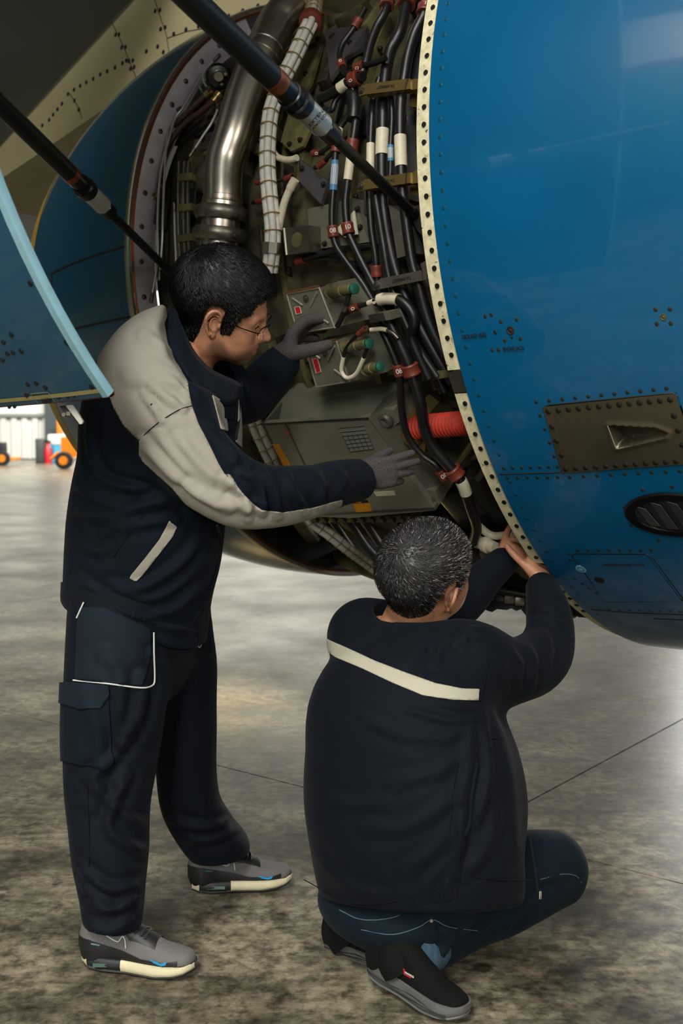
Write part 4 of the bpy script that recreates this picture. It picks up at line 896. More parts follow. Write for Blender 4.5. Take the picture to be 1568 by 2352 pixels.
q2, n2 = face([(930, 960), (962, 930), (985, 950), (975, 1040), (950, 1060), (915, 1030)], .12); MB().prism(q2, -n2*.06).build('casting', M['bracket'], t, smooth=False); c = q2.mean(0)
MB().lathe(c, n2, [(-.01, .034), (.02, .034), (.03, .026), (.03, .015), (.0, .015)], 20).build('boss', M['bracket'], t)
# --- lower bay
hose('grey bleed tube curving low under the electronics box', [(640, 1120), (690, 1200), (735, 1255), (800, 1290), (870, 1318), (930, 1335)], .06, .030, M['olive'], name='lower_tube', cat='tube', group=None)
bundle('grey wire bundle with dark ties running beside the electronics box', [(572, 930), (590, 985), (612, 1035), (640, 1090), (672, 1150)], .10, [(-.012, 0), (.012, 0)], .0115, M['white_cable'], .05, 'grey wire bundles low in the bay')
bundle('grey wire bundle low in the bay behind the crouching mechanic\'s head', [(690, 1150), (716, 1196), (760, 1230), (800, 1262), (846, 1296), (890, 1330)], .14, [(-.011, 0), (.011, 0)], .0105, M['white_cable'], .05, 'grey wire bundles low in the bay')
for k, lab in enumerate(('black hose under the electronics box nearest the grey tube', 'black hose second from the grey tube under the electronics box', 'black hose under the electronics box nearest the crouching mechanic\'s head')):
    hose(lab, [(752+k*36, 1180), (778+k*36, 1216), (806+k*36, 1256), (850+k*36, 1300)], .10, .015)
t = thing('terminal_rail', 'dark rail of studs below the electronics box', 'rail')
q2, n2 = face([(712, 1186), (960, 1186), (960, 1200), (722, 1200)], .14); MB().prism(q2, -n2*.05).build('rail', M['olive'], t, smooth=False)
for k in range(11): MB().box(pick(q2[0], q2[1], .05+k*.09)-unit(yd)*.012, (.012, .02, .02), (xd_, yd, nE)).build('stud', M['dull_steel'], t, smooth=False)
# gearbox and accessories at the bottom of the engine
gb = thing('accessory_gearbox', 'dark accessory gearbox and pipes at the engine\'s underside', 'gearbox')
R4 = random.Random(11)
def gpt(x, y, dr): return hit(x, y, lambda s: case_r(s)+dr)
for x, y, w, d, h, m in ((1000, 1240, .22, .2, .16, 'dark'), (1110, 1300, .25, .22, .2, 'dark'), (1190, 1330, .22, .2, .2, 'dark'), (1120, 1360, .34, .05, .14, 'case'), (1240, 1350, .2, .14, .16, 'dark'), (1080, 1180, .18, .2, .12, 'black_gloss'), (1150, 1160, .16, .24, .12, 'dark')):
    p, s, a, r = gpt(x, y, .10); MB().box(p-EN(a)*h*.5, (w, d, h), (EAX, ET(a), EN(a)), bev=.02).build('housing', M[m], gb, angle=30)
for x, y, r_, L, m in ((1150, 1265, .03, .12, 'dull_steel'), (1115, 1240, .02, .10, 'label'), (1165, 1325, .026, .08, 'olive'), (1210, 1290, .03, .1, 'case'), (1100, 1325, .03, .09, 'case'), (1300, 1392, .02, .08, 'dull_steel'), (1060, 1265, .024, .1, 'dull_steel'), (1180, 1250, .016, .1, 'bracket_grey')):
    p, s, a, r = gpt(x, y, .15); MB().lathe(p-EAX*L/2, EAX+EN(a)*.3, [(0, r_*.8), (.01, r_), (L*.5, r_), (L*.5+.004, r_*1.25), (L*.7, r_*1.25), (L*.7+.004, r_), (L, r_*.9)], 14).build('fitting', M[m], gb)
for k, pts in enumerate(([(1040, 1340), (1100, 1370), (1180, 1385), (1280, 1400), (1350, 1412)], [(1020, 1300), (1090, 1350), (1160, 1360), (1240, 1372), (1320, 1400)], [(1090, 1200), (1130, 1230), (1180, 1225)], [(1120, 1300), (1150, 1310), (1200, 1300)])):
    MB().tube(dense(path_on(pts, .14)), .012, 10).build('oil_pipe', M[['dark', 'case', 'label', 'bracket_grey'][k]], gb)
R6 = random.Random(5); top_ = [(1030, 1230), (1110, 1255), (1180, 1290), (1260, 1345), (1345, 1402)]; bot_ = []
for k in range(27):
    x = 1350-k*11; bot_.append((x, 1414-max(0, (1290-x))*.10+R6.choice((0, 0, 4, 8, -5))*(1 if k % 3 else 1.5)))
MB().prism([P(x, y, 3.62) for x, y in top_+bot_], (.06, .24, 0)).build('oil_sump', M['dark'], gb, smooth=False)
for k in range(9):
    x = 1095+k*24; MB().box(P(x, 1362+k*4.2, 3.60), (.035, .05, .03), bev=.006).build('sump_lug', M[('case', 'dull_steel', 'black_gloss')[k % 3]], gb)
MB().tube(spline([P(1085, 1340, 3.58), P(1140, 1352, 3.56), P(1220, 1366, 3.58), P(1300, 1392, 3.60)], 6), .016, 10).build('oil_pipe', M['black_gloss'], gb)
t = thing('strut_bar', 'slanted brass strut bars behind the cream strip', 'strut')
for a_, b_ in (((1052, 1065), (1094, 1005)), ((1098, 1100), (1128, 1060)), ((1085, 1050), (1120, 1034))): MB().tube([on(*a_, .10), on(*b_, .16)], .010, 8).build('bar', M['bracket'] if a_[0] < 1060 else M['bracket_grey'], t)
t = thing('rod_foot_bracket', 'dark clevis bracket holding the long rod\'s foot', 'bracket')
q2, n2 = face([(935, 482), (962, 470), (996, 500), (1004, 540), (984, 556), (958, 530)], .10); MB().prism(q2, -n2*.09).build('clevis', M['dark'], t, smooth=False); MB().lathe(face([(985, 516)], .105, n2, (970, 510))[0][0], n2, [(0, .022), (.01, .022), (.014, .012), (.018, .012)], 14).build('pin', M['bolt'], t)
# ------------------------------------------------------------------ people: shared tools
def head_axes(yaw, pitch, roll):        # rows: forward, left, up (yaw turns away from the camera, roll tips the crown towards it)
    y, p, r = map(math.radians, (yaw, pitch, roll)); f = np.array([math.cos(y), math.sin(y), 0]); l = np.array([-math.sin(y), math.cos(y), 0]); u = np.array([0, 0, 1.])
    f2 = f*math.cos(p)-u*math.sin(p); u2 = u*math.cos(p)+f*math.sin(p); return np.array([f2, l*math.cos(r)+u2*math.sin(r), u2*math.cos(r)-l*math.sin(r)])
def head_volume(h=.0026, neck=None):
    v = Vol((-.145, -.12, -.20), (.15, .12, .16), h)
    v.add(p_ell((-.012, 0, .045), (.098, .076, .084)), 0).add(p_ell((.030, 0, .000), (.060, .066, .084)), .03)
    v.add(p_ell((.030, 0, -.052), (.052, .054, .050)), .03).add(p_ell((.066, 0, -.090), (.022, .026, .019)), .028)
    for y in (-1, 1):
        v.add(p_ell((-.004, y*.050, -.052), (.024, .014, .026)), .03); v.add(p_ell((.056, y*.044, -.016), (.024, .018, .018)), .025)
        v.add(p_ell((.050, y*.040, -.052), (.026, .018, .028)), .03)
    v.add(p_path([(.072, -.046, .020), (.084, -.018, .024), (.086, 0, .020), (.084, .018, .024), (.072, .046, .020)], .0105), .016)
    for y in (-1, 1): v.cut(p_ell((.096, y*.032, .004), (.018, .017, .0125)), .014)
    for y in (-1, 1):
        v.add(p_ell((.0735, y*.032, .003), (.0125, .0145, .0120)), .002)
        v.add(p_path([(.075, y*.016, .0035), (.0855, y*.026, .0100), (.085, y*.036, .0100), (.074, y*.047, .003)], .0034), .004)
        v.add(p_path([(.075, y*.017, .0015), (.083, y*.027, -.0065), (.082, y*.036, -.0065), (.073, y*.046, .001)], .0032), .005)
    v.add(p_path([(.084, 0, .022), (.094, 0, .002), (.106, 0, -.016), (.112, 0, -.026)], [.0075, .0085, .0100, .0110]), .012)
    for y in (-1, 1): v.add(p_ell((.098, y*.0125, -.029), (.0125, .0078, .0088)), .007)
    for y in (-1, 1): v.cut(p_ell((.103, y*.0075, -.038), (.005, .0035, .004)), .003)
    v.add(p_ell((.074, 0, -.056), (.022, .034, .026)), .022)
    v.add(p_path([(.076, -.026, -.060), (.091, -.010, -.0545), (.0935, 0, -.0555), (.091, .010, -.0545), (.076, .026, -.060)], [.003, .0055, .0058, .0055, .003]), .006)
    v.add(p_path([(.076, -.024, -.062), (.089, -.010, -.067), (.091, 0, -.0675), (.089, .010, -.067), (.076, .024, -.062)], [.003, .006, .0066, .006, .003]), .006)
    v.cut(p_path([(.078, -.029, -.0605), (.095, -.01, -.061), (.0975, 0, -.0612), (.095, .01, -.061), (.078, .029, -.0605)], .0020), .003)
    for y in (-1, 1):                   # ears
        yy = lambda x, z: y*(.0775+.015*max(0, (-.0-x)/.02)+.006*max(0, z/.03))
        hel = [(.006, .012), (.006, .026), (-.004, .034), (-.016, .032), (-.023, .018), (-.022, 0), (-.017, -.014), (-.010, -.026)]
        v.add(p_path([(x, yy(x, z)+y*.003, z) for x, z in hel], [.0036, .0042, .0044, .0044, .0042, .0038, .0036, .0040]), .004)
        v.add(p_ell((-.006, y*.0765, .004), (.016, .0050, .027)), .006); v.add(p_ell((-.004, y*.0775, -.028), (.0075, .0048, .0090)), .006)
        v.add(p_path([(-.002, y*.083, .020), (-.013, y*.086, .012), (-.012, y*.085, -.006), (-.004, y*.081, -.016)], .0030), .005)
        v.cut(p_ell((-.002, y*.086, -.001), (.0070, .0075, .0105)), .005); v.add(p_ell((.0065, y*.080, -.003), (.0035, .0042, .0065)), .004)
    nk = neck or [(-.022, 0, -.04), (-.040, 0, -.10), (-.060, 0, -.19)]
    v.add(p_path(nk, [.056, .056, .064], [.052, .058, .066], (0, 1, 0)), .035)
    return v
HAIRLINE = [(.090, .064), (.070, .050), (.056, .032), (.047, .010), (.034, .002), (.028, -.030), (.013, -.032), (.009, .006), (.012, .036), (-.004, .042), (-.022, .040), (-.031, .016), (-.034, -.036), (-.046, -.070), (-.075, -.090), (-.16, -.085), (-.16, .2), (.09, .2)]
def person_frame(cen, R, sc):           # local head coordinates -> world
    return lambda Q: np.asarray(cen)+sc*(np.asarray(Q)@R)
def strands(name, V, F, N, dirf, n, length, lift, wid, mats, parent, seed, ls=None, cols=None, jit=.25):
    rs = np.random.RandomState(seed); T = F if F.shape[1] == 3 else np.vstack([F[:, [0, 1, 2]], F[:, [0, 2, 3]]])
    a, b, c = V[T[:, 0]], V[T[:, 1]], V[T[:, 2]]; ar = np.linalg.norm(np.cross(b-a, c-a), axis=1); k = rs.choice(len(T), n, p=ar/ar.sum())
    u, w = rs.rand(n), rs.rand(n); s = u+w > 1; u[s] = 1-u[s]; w[s] = 1-w[s]
    P0 = a[k]+u[:, None]*(b[k]-a[k])+w[:, None]*(c[k]-a[k]); NN = N[T[k, 0]]; D = dirf(P0, NN)+rs.normal(0, jit, (n, 3))
    D -= NN*(D*NN).sum(1)[:, None]; D /= np.maximum(np.linalg.norm(D, axis=1), 1e-6)[:, None]
    Lh = length*(.6+.6*rs.rand(n))*(1 if ls is None else ls[T[k, 0]]); S = np.cross(NN, D); pts = []
    for t, li in ((0, -.25), (.35, .55), (.7, .85), (1, .75)): pts.append(P0+D*(Lh*t)[:, None]+NN*(lift*li*(.6+.8*rs.rand(n)))[:, None]-NN*((Lh*t)**2/(2*.10))[:, None])
    for mi, m in enumerate(mats):
        sel = np.arange(n) if len(mats) == 1 else np.where(cols(P0, rs) == mi)[0]
        if not len(sel): continue
        rows = []
        for i, ww in enumerate((.8, 1, .7, .15)):
            p = pts[i][sel]; rows += [p-S[sel]*wid*ww, p+NN[sel]*wid*.8*ww, p+S[sel]*wid*ww]
        A = np.stack(rows, 1); m_ = len(sel); base = (np.arange(m_)*12)[:, None]; q = []
        for i in range(3):
            for j in (0, 1): q.append(base+np.array([3*i+j, 3*i+j+1, 3*i+4+j, 3*i+3+j]))
        me = bpy.data.meshes.new(name); me.from_pydata(A.reshape(-1, 3).tolist(), [], np.concatenate(q).tolist()); me.materials.append(m)
        me.polygons.foreach_set('use_smooth', [True]*len(me.polygons)); tag(link(name, me, parent), kind='stuff')
def hand_prims(W, d, n, s, bends, rf=.0092, thumb=(.75, .6, .25), sc=1.0, thumb_bend=.25):
    d, n = unit(d), unit(n); n = unit(n-d*(n@d)); s = unit(s); s = unit(s-d*(s@d)-n*(s@n)); W = np.asarray(W, float); pr = []
    pr.append((p_path([W-d*.03*sc, W+d*.01*sc, W+d*.05*sc, W+d*.088*sc], [.024*sc, .021*sc, .017*sc, .0125*sc], [.028*sc, .032*sc, .041*sc, .040*sc], s), .015))
    pr.append((p_ell(W+d*.035*sc+s*.022*sc+n*.010*sc, (.026*sc, .017*sc, .014*sc), [d, s, n]), .018))
    for j, (o, L) in enumerate(zip((.030, .010, -.010, -.029), (.075, .083, .076, .061))):
        b = bends[j]; p = W+d*(.085-.006*abs(j-1.2))*sc+s*o*sc; ang = 0; pts = [p-d*.022*sc, p]; fan = unit(d+s*(.10, .03, -.05, -.14)[j])
        for seg, bb in zip((.44, .31, .25), b):
            ang += bb; q = fan*math.cos(ang)+n*math.sin(ang); p = p+q*L*seg*sc; pts.append(p)
        k = rf*sc*(1, 1.03, .98, .88)[j]; pr.append((p_path(pts, [k*1.05, k*1.08, k, k*.96, k*.84], n=3), .006))
    t0 = W+d*.020*sc+s*.026*sc+n*.006*sc; td = unit(d*thumb[0]+s*thumb[1]+n*thumb[2]); t1 = t0+td*.044*sc; td2 = unit(td+d*thumb_bend+n*thumb_bend*.4); t2 = t1+td2*.032*sc; t3 = t2+unit(td2+d*thumb_bend)*.024*sc
    pr.append((p_path([t0, t1, t2, t3], [rf*1.5*sc, rf*1.2*sc, rf*1.1*sc, rf*.88*sc], n=3), .012)); return pr
def run(prims, h, smooth=1, cuts=()):
    lo = np.min([p[0][1][0] for p in prims], 0)-4*h; hi = np.max([p[0][1][1] for p in prims], 0)+4*h; v = Vol(lo, hi, h)
    for p, k in prims: v.add(p, k)
    for c in cuts: v.cut(c, .004)
    return v.mesh(smooth)
def shell_normal(V, F): return vnorm(V, F)
def folds(V, F, lines, amp=.006, w=12, gain=1.5):      # raise soft ridges along lines over the side that faces the photographer's aisle
    N = vnorm(V, F); q = proj(V); face_ = np.clip(((CAMP-V)*N).sum(1)/np.linalg.norm(CAMP-V, axis=1)*1.6, 0, 1); D = np.zeros(len(V))
    for ln in lines:
        opt = ln[1] if len(ln) == 2 and isinstance(ln[1], dict) else {}; pts = ln[0] if opt or (len(ln) == 2 and isinstance(ln[1], dict)) else ln
        a, ww = opt.get('a', amp), opt.get('w', w); pts = spline(np.array(pts, float), 5); d = line_d(q, pts)
        e0 = np.linalg.norm(q-pts[0], axis=1); e1 = np.linalg.norm(q-pts[-1], axis=1); tap = np.clip(np.minimum(e0, e1)/(ww*2.2), .15, 1)
        D += a*tap*(np.exp(-(d/ww)**2)-.55*np.exp(-((d-ww*1.9)/ww)**2))*(1 if opt.get('front', 1) else 1)
    return V+N*(gain*D*face_)[:, None]
def crumple(V, F, amp, scale, seed=0, stretch=(1, 1, 1)):
    rs = np.random.RandomState(seed); N = vnorm(V, F); d = np.zeros(len(V))
    for k in range(7):
        kv = rs.normal(0, 1, 3)*np.array(stretch); kv = kv/np.linalg.norm(kv)*scale*(.6+.9*rs.rand()); ph = rs.rand()*6.28; d += np.sin(V@kv+ph+1.3*np.sin(V@(kv[[1, 2, 0]]*.6)+ph))
    return V+N*(amp*d/3)[:, None]
def front_pts(V, F, pts, lift=.001, near=True):          # points of the photograph's pixels on the visible side of a garment
    N = vnorm(V, F); q = proj(V); f = ((CAMP-V)*N).sum(1) > 0.02; idx = np.where(f)[0]; out = []; dist = np.linalg.norm(V[idx]-CAMP, axis=1)
    for x, y in pts:
        d2 = ((q[idx]-np.array([x, y]))**2).sum(1); c = np.argsort(d2)[:24]; dm = dist[c].min(); c = c[dist[c] < dm+.05]; w = 1/(d2[c]+4.0); w /= w.sum()
        Y = (V[idx[c]]*w[:, None]).sum(0); n = unit((N[idx[c]]*w[:, None]).sum(0)); dpt = np.linalg.norm(Y-CAMP); r_ = ray(x, y); out.append(CAMP+r_*dpt+n*lift)
    return np.array(out)
def patch(name, V, F, N, px, m, parent, lift=.003, ymax=None, thick=.0025, neg=None, near=None):
    fld = poly_sd(proj(V), px)*.00105
    if near: fld = np.minimum(fld, near-V[:, 1])
    fld = np.minimum(fld, (((CAMP-V)*N).sum(1)/np.linalg.norm(CAMP-V, axis=1)+.12)*.05)
    if ymax is not None: fld = np.minimum(fld, ymax-V[:, 1])
    if neg is not None: fld = np.minimum(fld, -neg)
    A, B = peel(V, F, fld, lift, N); return soft(name, A, B, m, parent, thick) if len(B) else None
def piping(name, V, F, px, m, parent, r=.0016, lift=.002): return MB().tube(dense(spline(front_pts(V, F, px, lift), 4), .006), r, 6).build(name, m, parent)
def cloth_mat(name, col, rough=.75, var=.18, bs=420, bump=.12, sheen=.02):
    m = mat(name, col, rough, 0, var, 6, bump, bs, spec=.12); b = m.node_tree.nodes['Principled BSDF']; b.inputs['Sheen Weight'].default_value = sheen; b.inputs['Sheen Roughness'].default_value = .5; return m
M['navy'] = cloth_mat('navy_twill', (8, 18, 29)); M['navy_light'] = cloth_mat('faded_navy_canvas', (18, 28, 38)); M['navy_dark'] = cloth_mat('dark_navy_twill', (7, 14, 23))
M['grey_cloth'] = cloth_mat('light_grey_twill', (150, 145, 134), .7, .06); M['reflective'] = cloth_mat('reflective_tape', (168, 164, 146), .45, .05)
M['seam'] = cloth_mat('seam_thread', (8, 12, 20)); M['white_piping'] = mat('white_piping', (190, 190, 184), .6)
M['denim'] = cloth_mat('dark_denim', (12, 26, 36), .8, .3, 300, .2); M['denim_seam'] = mat('denim_seam', (74, 98, 110), .8)
def skin_material(name, col, stub=(70, 56, 46)):      # attribute 'tint': shaved stubble and fade; 'lip': lip colour
    m = mat(name, col, .5, 0, 0, 30, .06, 260, col2=tuple(int(c*.88) for c in col), sss=.10); nt = m.node_tree; b_ = nt.nodes['Principled BSDF']; src = b_.inputs['Base Color'].links[0].from_socket
    for att, cc, k in (('tint', stub, 1.0), ('lip', (160, 84, 68), .8)):
        a = nt.nodes.new('ShaderNodeAttribute'); a.attribute_name = att; n = nt.nodes.new('ShaderNodeTexNoise'); n.inputs['Scale'].default_value = 900; n.inputs['Detail'].default_value = 2
        tc = nt.nodes.new('ShaderNodeTexCoord'); nt.links.new(tc.outputs['Object'], n.inputs['Vector'])
        mr = nt.nodes.new('ShaderNodeMapRange'); mr.inputs['From Min'].default_value = .35; mr.inputs['From Max'].default_value = .65; mr.inputs['To Min'].default_value = .55*k; mr.inputs['To Max'].default_value = k; nt.links.new(n.outputs['Fac'], mr.inputs[0])
        mu = nt.nodes.new('ShaderNodeMath'); mu.operation = 'MULTIPLY'; nt.links.new(a.outputs['Fac'], mu.inputs[0]); nt.links.new(mr.outputs[0], mu.inputs[1])
        x = nt.nodes.new('ShaderNodeMix'); x.data_type = 'RGBA'; nt.links.new(mu.outputs[0], x.inputs[0]); nt.links.new(src, x.inputs[6]); x.inputs[7].default_value = (*lin(cc), 1); src = x.outputs[2]
    nt.links.new(src, b_.inputs['Base Color']); return m
def set_attr(o, name, vals):
    a = o.data.attributes.new(name, 'FLOAT', 'POINT'); full = np.zeros(len(o.data.vertices), np.float32); full[:len(vals)] = vals; a.data.foreach_set('value', full)
M['skin_a'] = skin_material('warm_skin', (192, 136, 104)); M['skin_b'] = skin_material('tanned_skin', (190, 134, 100))
M['stubble'] = mat('stubbled_skin', (112, 84, 62), .6, 0, 0, 700, .15, 500, col2=(84, 62, 46)); M['lip'] = mat('lip_skin', (166, 96, 76), .45)
M['hair_black'] = mat('black_hair', (7, 7, 9), .42, 0, .3, 40, spec=.28); M['hair_dark'] = mat('dark_hair', (24, 22, 21), .42); M['hair_grey'] = mat('grey_hair', (150, 146, 138), .42); M['hair_mid'] = mat('mid_grey_hair', (84, 80, 74), .42)
def glove_mat():
    m = mat('speckled_knit_glove', (76, 69, 69), .9, 0, 0, 420, .6, 520, col2=(44, 39, 41)); return m
M['glove'] = glove_mat()
# ------------------------------------------------------------------ the standing mechanic
pa = None
XA = (1, 0, 0); YS = (0, 1, 0)
HA = dict(cen=np.array([-.293, 2.82, 1.530]), R=head_axes(3, 17, 26), sc=1.07)
toA = person_frame(HA['cen'], HA['R'], HA['sc'])
tors = [(402, 770), (397, 835), (393, 945), (369, 1060), (344, 1150), (331, 1260), (320, 1345), (312, 1440)]
TA = [P(x, y, 2.78) for x, y in tors]
TA_ra = [.080, .128, .168, .192, .192, .192, .184, .176]; TA_rb = [.10, .18, .215, .215, .21, .21, .21, .205]
SLR = [P(352, 868, 2.64), P(398, 965, 2.585), P(455, 1062, 2.55), P(560, 1134, 2.56), P(690, 1132, 2.70), P(770, 1112, 2.86), P(824, 1100, 2.96)]
SLR_r = [.112, .102, .090, .078, .066, .060, .056]
SLL = [P(470, 870, 2.96), P(520, 905, 3.04), P(572, 908, 3.12), P(612, 872, 3.18), P(644, 838, 3.20)]
SLL_r = [.100, .085, .070, .062, .054]
jp = [(p_path(TA, TA_ra, TA_rb, YS), .0), (p_path(SLR, SLR_r, n=5), .05), (p_path(SLL, SLL_r, n=5), .05), (p_ell(P(330, 850, 2.80), (.10, .19, .09)), .06), (p_ell(P(300, 960, 2.76), (.11, .19, .13)), .06), (p_ell(P(360, 790, 2.78), (.07, .17, .05)), .05)]
v = Vol(np.min([p[0][1][0] for p in jp], 0)-.03, np.max([p[0][1][1] for p in jp], 0)+.03, .0072)
for p, k in jp: v.add(p, k)
hb, hf = P(160, 1376, 2.78), P(440, 1468, 2.78); hd = unit(hf-hb); hn = np.array([hd[2], 0, -hd[0]]); hn = hn if hn[2] < 0 else -hn
v.cut(p_box((hb+hf)/2+hn*.3, (.5, .5, .3), [hd, np.array([0, 1, 0]), hn], .004), .008)
def cut_poly(v, px, Yref, k=.006, ymax=9):      # open a garment along a side-view outline
    pts = np.array([P(x, y, Yref) for x, y in px])[:, [0, 2]]; lo, hi = pts.min(0), pts.max(0)
    def fn(G): return np.maximum(-poly_sd(G[..., [0, 2]].reshape(-1, 2), pts).reshape(G.shape[:-1]), G[..., 1]-ymax)
    v.cut((fn, (np.array([lo[0], v.lo[1], lo[1]]), np.array([hi[0], v.lo[1]+v.h*v.n[1], hi[1]]))), k)
cut_poly(v, [(384, 725), (392, 770), (420, 838), (455, 882), (510, 905), (548, 898), (600, 840), (620, 700), (500, 600), (380, 660)], 2.78, .012, 2.985)
cd_ = unit(SLR[-1]-SLR[-2]); v.cut(p_box(SLR[-1]+cd_*.10, (.10, .08, .08), [cd_, *np.linalg.svd(np.outer(cd_, cd_)-np.eye(3))[0][:, :2].T], .004), .004)
JV, JF = v.mesh(2)
JV = crumple(JV, JF, .0022, 26, 3, (1, 1, .6))
JF_lines = [[(330, 1020), (420, 1110), (520, 1170)], ([(440, 1120), (520, 1160), (600, 1165)], dict(a=.005)),
    ([(520, 1100), (560, 1135), (570, 1190)], dict(a=.007, w=9)), ([(560, 1080), (600, 1120), (605, 1180)], dict(a=.008, w=9)), ([(600, 1080), (630, 1125), (640, 1185)], dict(a=.007, w=8)), ([(655, 1075), (670, 1120), (700, 1175)], dict(a=.007, w=9)), ([(720, 1080), (740, 1115), (735, 1160)], dict(a=.006, w=9)), ([(770, 1075), (790, 1100), (770, 1150)], dict(a=.005, w=8)),
    ([(330, 770), (380, 800), (410, 815)], dict(a=.006, w=12)), ([(350, 890), (400, 925), (420, 935)], dict(a=.006, w=9)), ([(330, 905), (360, 945), (370, 965)], dict(a=.006, w=8)), ([(390, 870), (420, 895), (432, 915)], dict(a=.005, w=7)), ([(300, 860), (350, 880), (400, 860)], dict(a=.004, w=16)),
    ([(205, 960), (210, 1040), (240, 1100), (330, 1130)], dict(a=.008, w=9)), ([(215, 1080), (260, 1110), (330, 1125)], dict(a=.006, w=8)), ([(160, 1160), (250, 1190), (330, 1160), (400, 1150)], dict(a=.008, w=14)), ([(165, 1110), (220, 1150), (280, 1165)], dict(a=.006, w=9)), ([(240, 1220), (330, 1200), (400, 1190)], dict(a=.006, w=12)), ([(170, 1240), (220, 1265), (240, 1260)], dict(a=.006, w=10)),
    ([(250, 1350), (330, 1350), (420, 1290), (470, 1220)], dict(a=.007, w=12)), ([(260, 1370), (350, 1375), (440, 1320), (490, 1240)], dict(a=.006, w=11)), ([(230, 1390), (320, 1410), (400, 1400), (470, 1330)], dict(a=.007, w=11)), ([(180, 1330), (240, 1370), (330, 1420), (430, 1450)], dict(a=.006, w=9)), ([(470, 880), (440, 910)], dict(a=.004)), ([(455, 960), (500, 1000), (540, 1050)], dict(a=.006, w=10)), ([(480, 950), (520, 1000), (550, 1060)], dict(a=.005, w=8)),
    ([(410, 1010), (470, 1080), (520, 1110)], dict(a=.006, w=12)), ([(360, 1000), (430, 1080), (500, 1130)], dict(a=.005, w=10))]
JV = folds(JV, JF, JF_lines); JN = vnorm(JV, JF)
# trousers
LR_ = [P(285, 1400, 2.70), P(272, 1510, 2.66), P(266, 1610, 2.645), P(256, 1720, 2.63), P(248, 1830, 2.60), P(252, 1940, 2.57), P(258, 2040, 2.545), P(258, 2090, 2.53), P(256, 2128, 2.525)]
LR_r = [.138, .125, .122, .112, .102, .091, .077, .070, .065]
LL_ = [P(375, 1420, 2.88), P(408, 1540, 2.90), P(424, 1650, 2.905), P(426, 1760, 2.90), P(440, 1850, 2.91), P(474, 1912, 2.94), P(506, 1948, 2.965)]
LL_r = [.125, .100, .086, .080, .078, .080, .078]
tp_ = [(p_path([P(315, 1340, 2.78), P(312, 1430, 2.78), P(318, 1500, 2.78)], [.145, .150, .14], [.155, .165, .175], YS), 0), (p_path(LR_, LR_r, np.array(LR_r)*1.02, YS), .03), (p_path(LL_, LL_r, np.array(LL_r)*1.02, YS), .03)]
v = Vol(np.min([p[0][1][0] for p in tp_], 0)-.03, np.max([p[0][1][1] for p in tp_], 0)+.03, .0072)
for p, k in tp_: v.add(p, k)
ad = unit(LR_[-1]-LR_[-2]+np.array([.02, 0, 0])); v.cut(p_box(LR_[-1]+np.array([.0, 0, -.075]), (.14, .14, .08), [unit((1, 0, -.10)), np.array([0, 1, 0]), unit((.10, 0, 1))], .004), .006)
v.cut(p_box(LL_[-1]+np.array([.01, 0, -.10]), (.16, .14, .08), [unit((1, 0, .10)), np.array([0, 1, 0]), unit((-.10, 0, 1))], .004), .006)
PV, PF = v.mesh(2); PV = crumple(PV, PF, .0025, 24, 5, (.8, .8, 1.2))
PV = folds(PV, PF, [([(290, 1780), (250, 1900), (330, 1960)], dict(a=.007, w=12)), ([(200, 1780), (260, 1850), (330, 1900)], dict(a=.006, w=12)), ([(180, 1990), (250, 2040), (330, 2030)], dict(a=.008, w=10)), ([(185, 2015), (210, 2060), (250, 2080)], dict(a=.007, w=9)), ([(200, 2080), (260, 2090), (320, 2050)], dict(a=.008, w=9)), ([(195, 2120), (250, 2140), (300, 2110)], dict(a=.006, w=8)),
    ([(330, 1560), (320, 1640), (280, 1700)], dict(a=.006, w=14)), ([(360, 1500), (375, 1580), (350, 1700)], dict(a=.006, w=12)), ([(240, 1500), (280, 1560), (270, 1700)], dict(a=.004, w=14)), ([(390, 1880), (450, 1900), (520, 1890)], dict(a=.008, w=9)), ([(430, 1930), (490, 1925), (545, 1900)], dict(a=.006, w=9)), ([(200, 1600), (230, 1720), (210, 1850)], dict(a=.004, w=14)), ([(300, 1690), (240, 1760), (180, 1800)], dict(a=.005, w=12))]); PN = vnorm(PV, PF)
# the body: one mesh; head finest
hv = head_volume(); HV, HF = hv.mesh(1); HVw = toA(HV); HN = vnorm(HVw, HF)
bp_ = [(p_path(TA[2:], np.array(TA_ra[2:])*.66, np.array(TA_rb[2:])*.70, YS), 0), (p_path([P(425, 810, 2.82), P(400, 900, 2.80)], [.045, .06], n=1), .03), (p_path(SLR, np.array(SLR_r)*.5), .01), (p_path(SLL[1:], np.array(SLL_r[1:])*.5), .01), (p_path(LR_[1:-1], np.array(LR_r[1:-1])*.62), .03), (p_path(LL_[:-1], np.array(LL_r[:-1])*.66), .03)]
BV, BF = run(bp_, .016, 1)
def merged_body(name, parts, m):
    b = MB()
    for V_, F_ in parts: b.add(V_, F_.tolist())
    return b.build(name, m, None, fix=False, angle=80)
pa = merged_body('person', [(HVw, HF), (BV, BF)], M['skin_a'])
tag(pa, 'standing person in navy jacket with grey shoulders, glasses and knit gloves, reaching into the engine', 'person')
jk = soft('jacket', JV, JF, M['navy'], pa); tr = soft('trousers', PV, PF, M['navy_dark'], pa)
tag(jk, 'navy work jacket with light grey shoulder panels'); tag(tr, 'navy cargo trousers with white piping')
yoke = [(400, 690), (376, 742), (384, 790), (412, 838), (417, 855), (431, 878), (434, 905), (441, 934), (455, 972), (472, 1005), (500, 1062), (516, 1090), (528, 1090), (548, 1122), (577, 1155), (602, 1172), (650, 1177), (720, 1166), (768, 1152), (786, 1148), (770, 1240), (560, 1260), (445, 1180), (395, 1120), (330, 1062), (320, 1045), (321, 1012), (285, 978), (262, 938), (250, 905), (225, 880), (220, 700)]
patch('grey_shoulder_panel', JV, JF, JN, yoke, M['grey_cloth'], jk, .0018, 2.80)
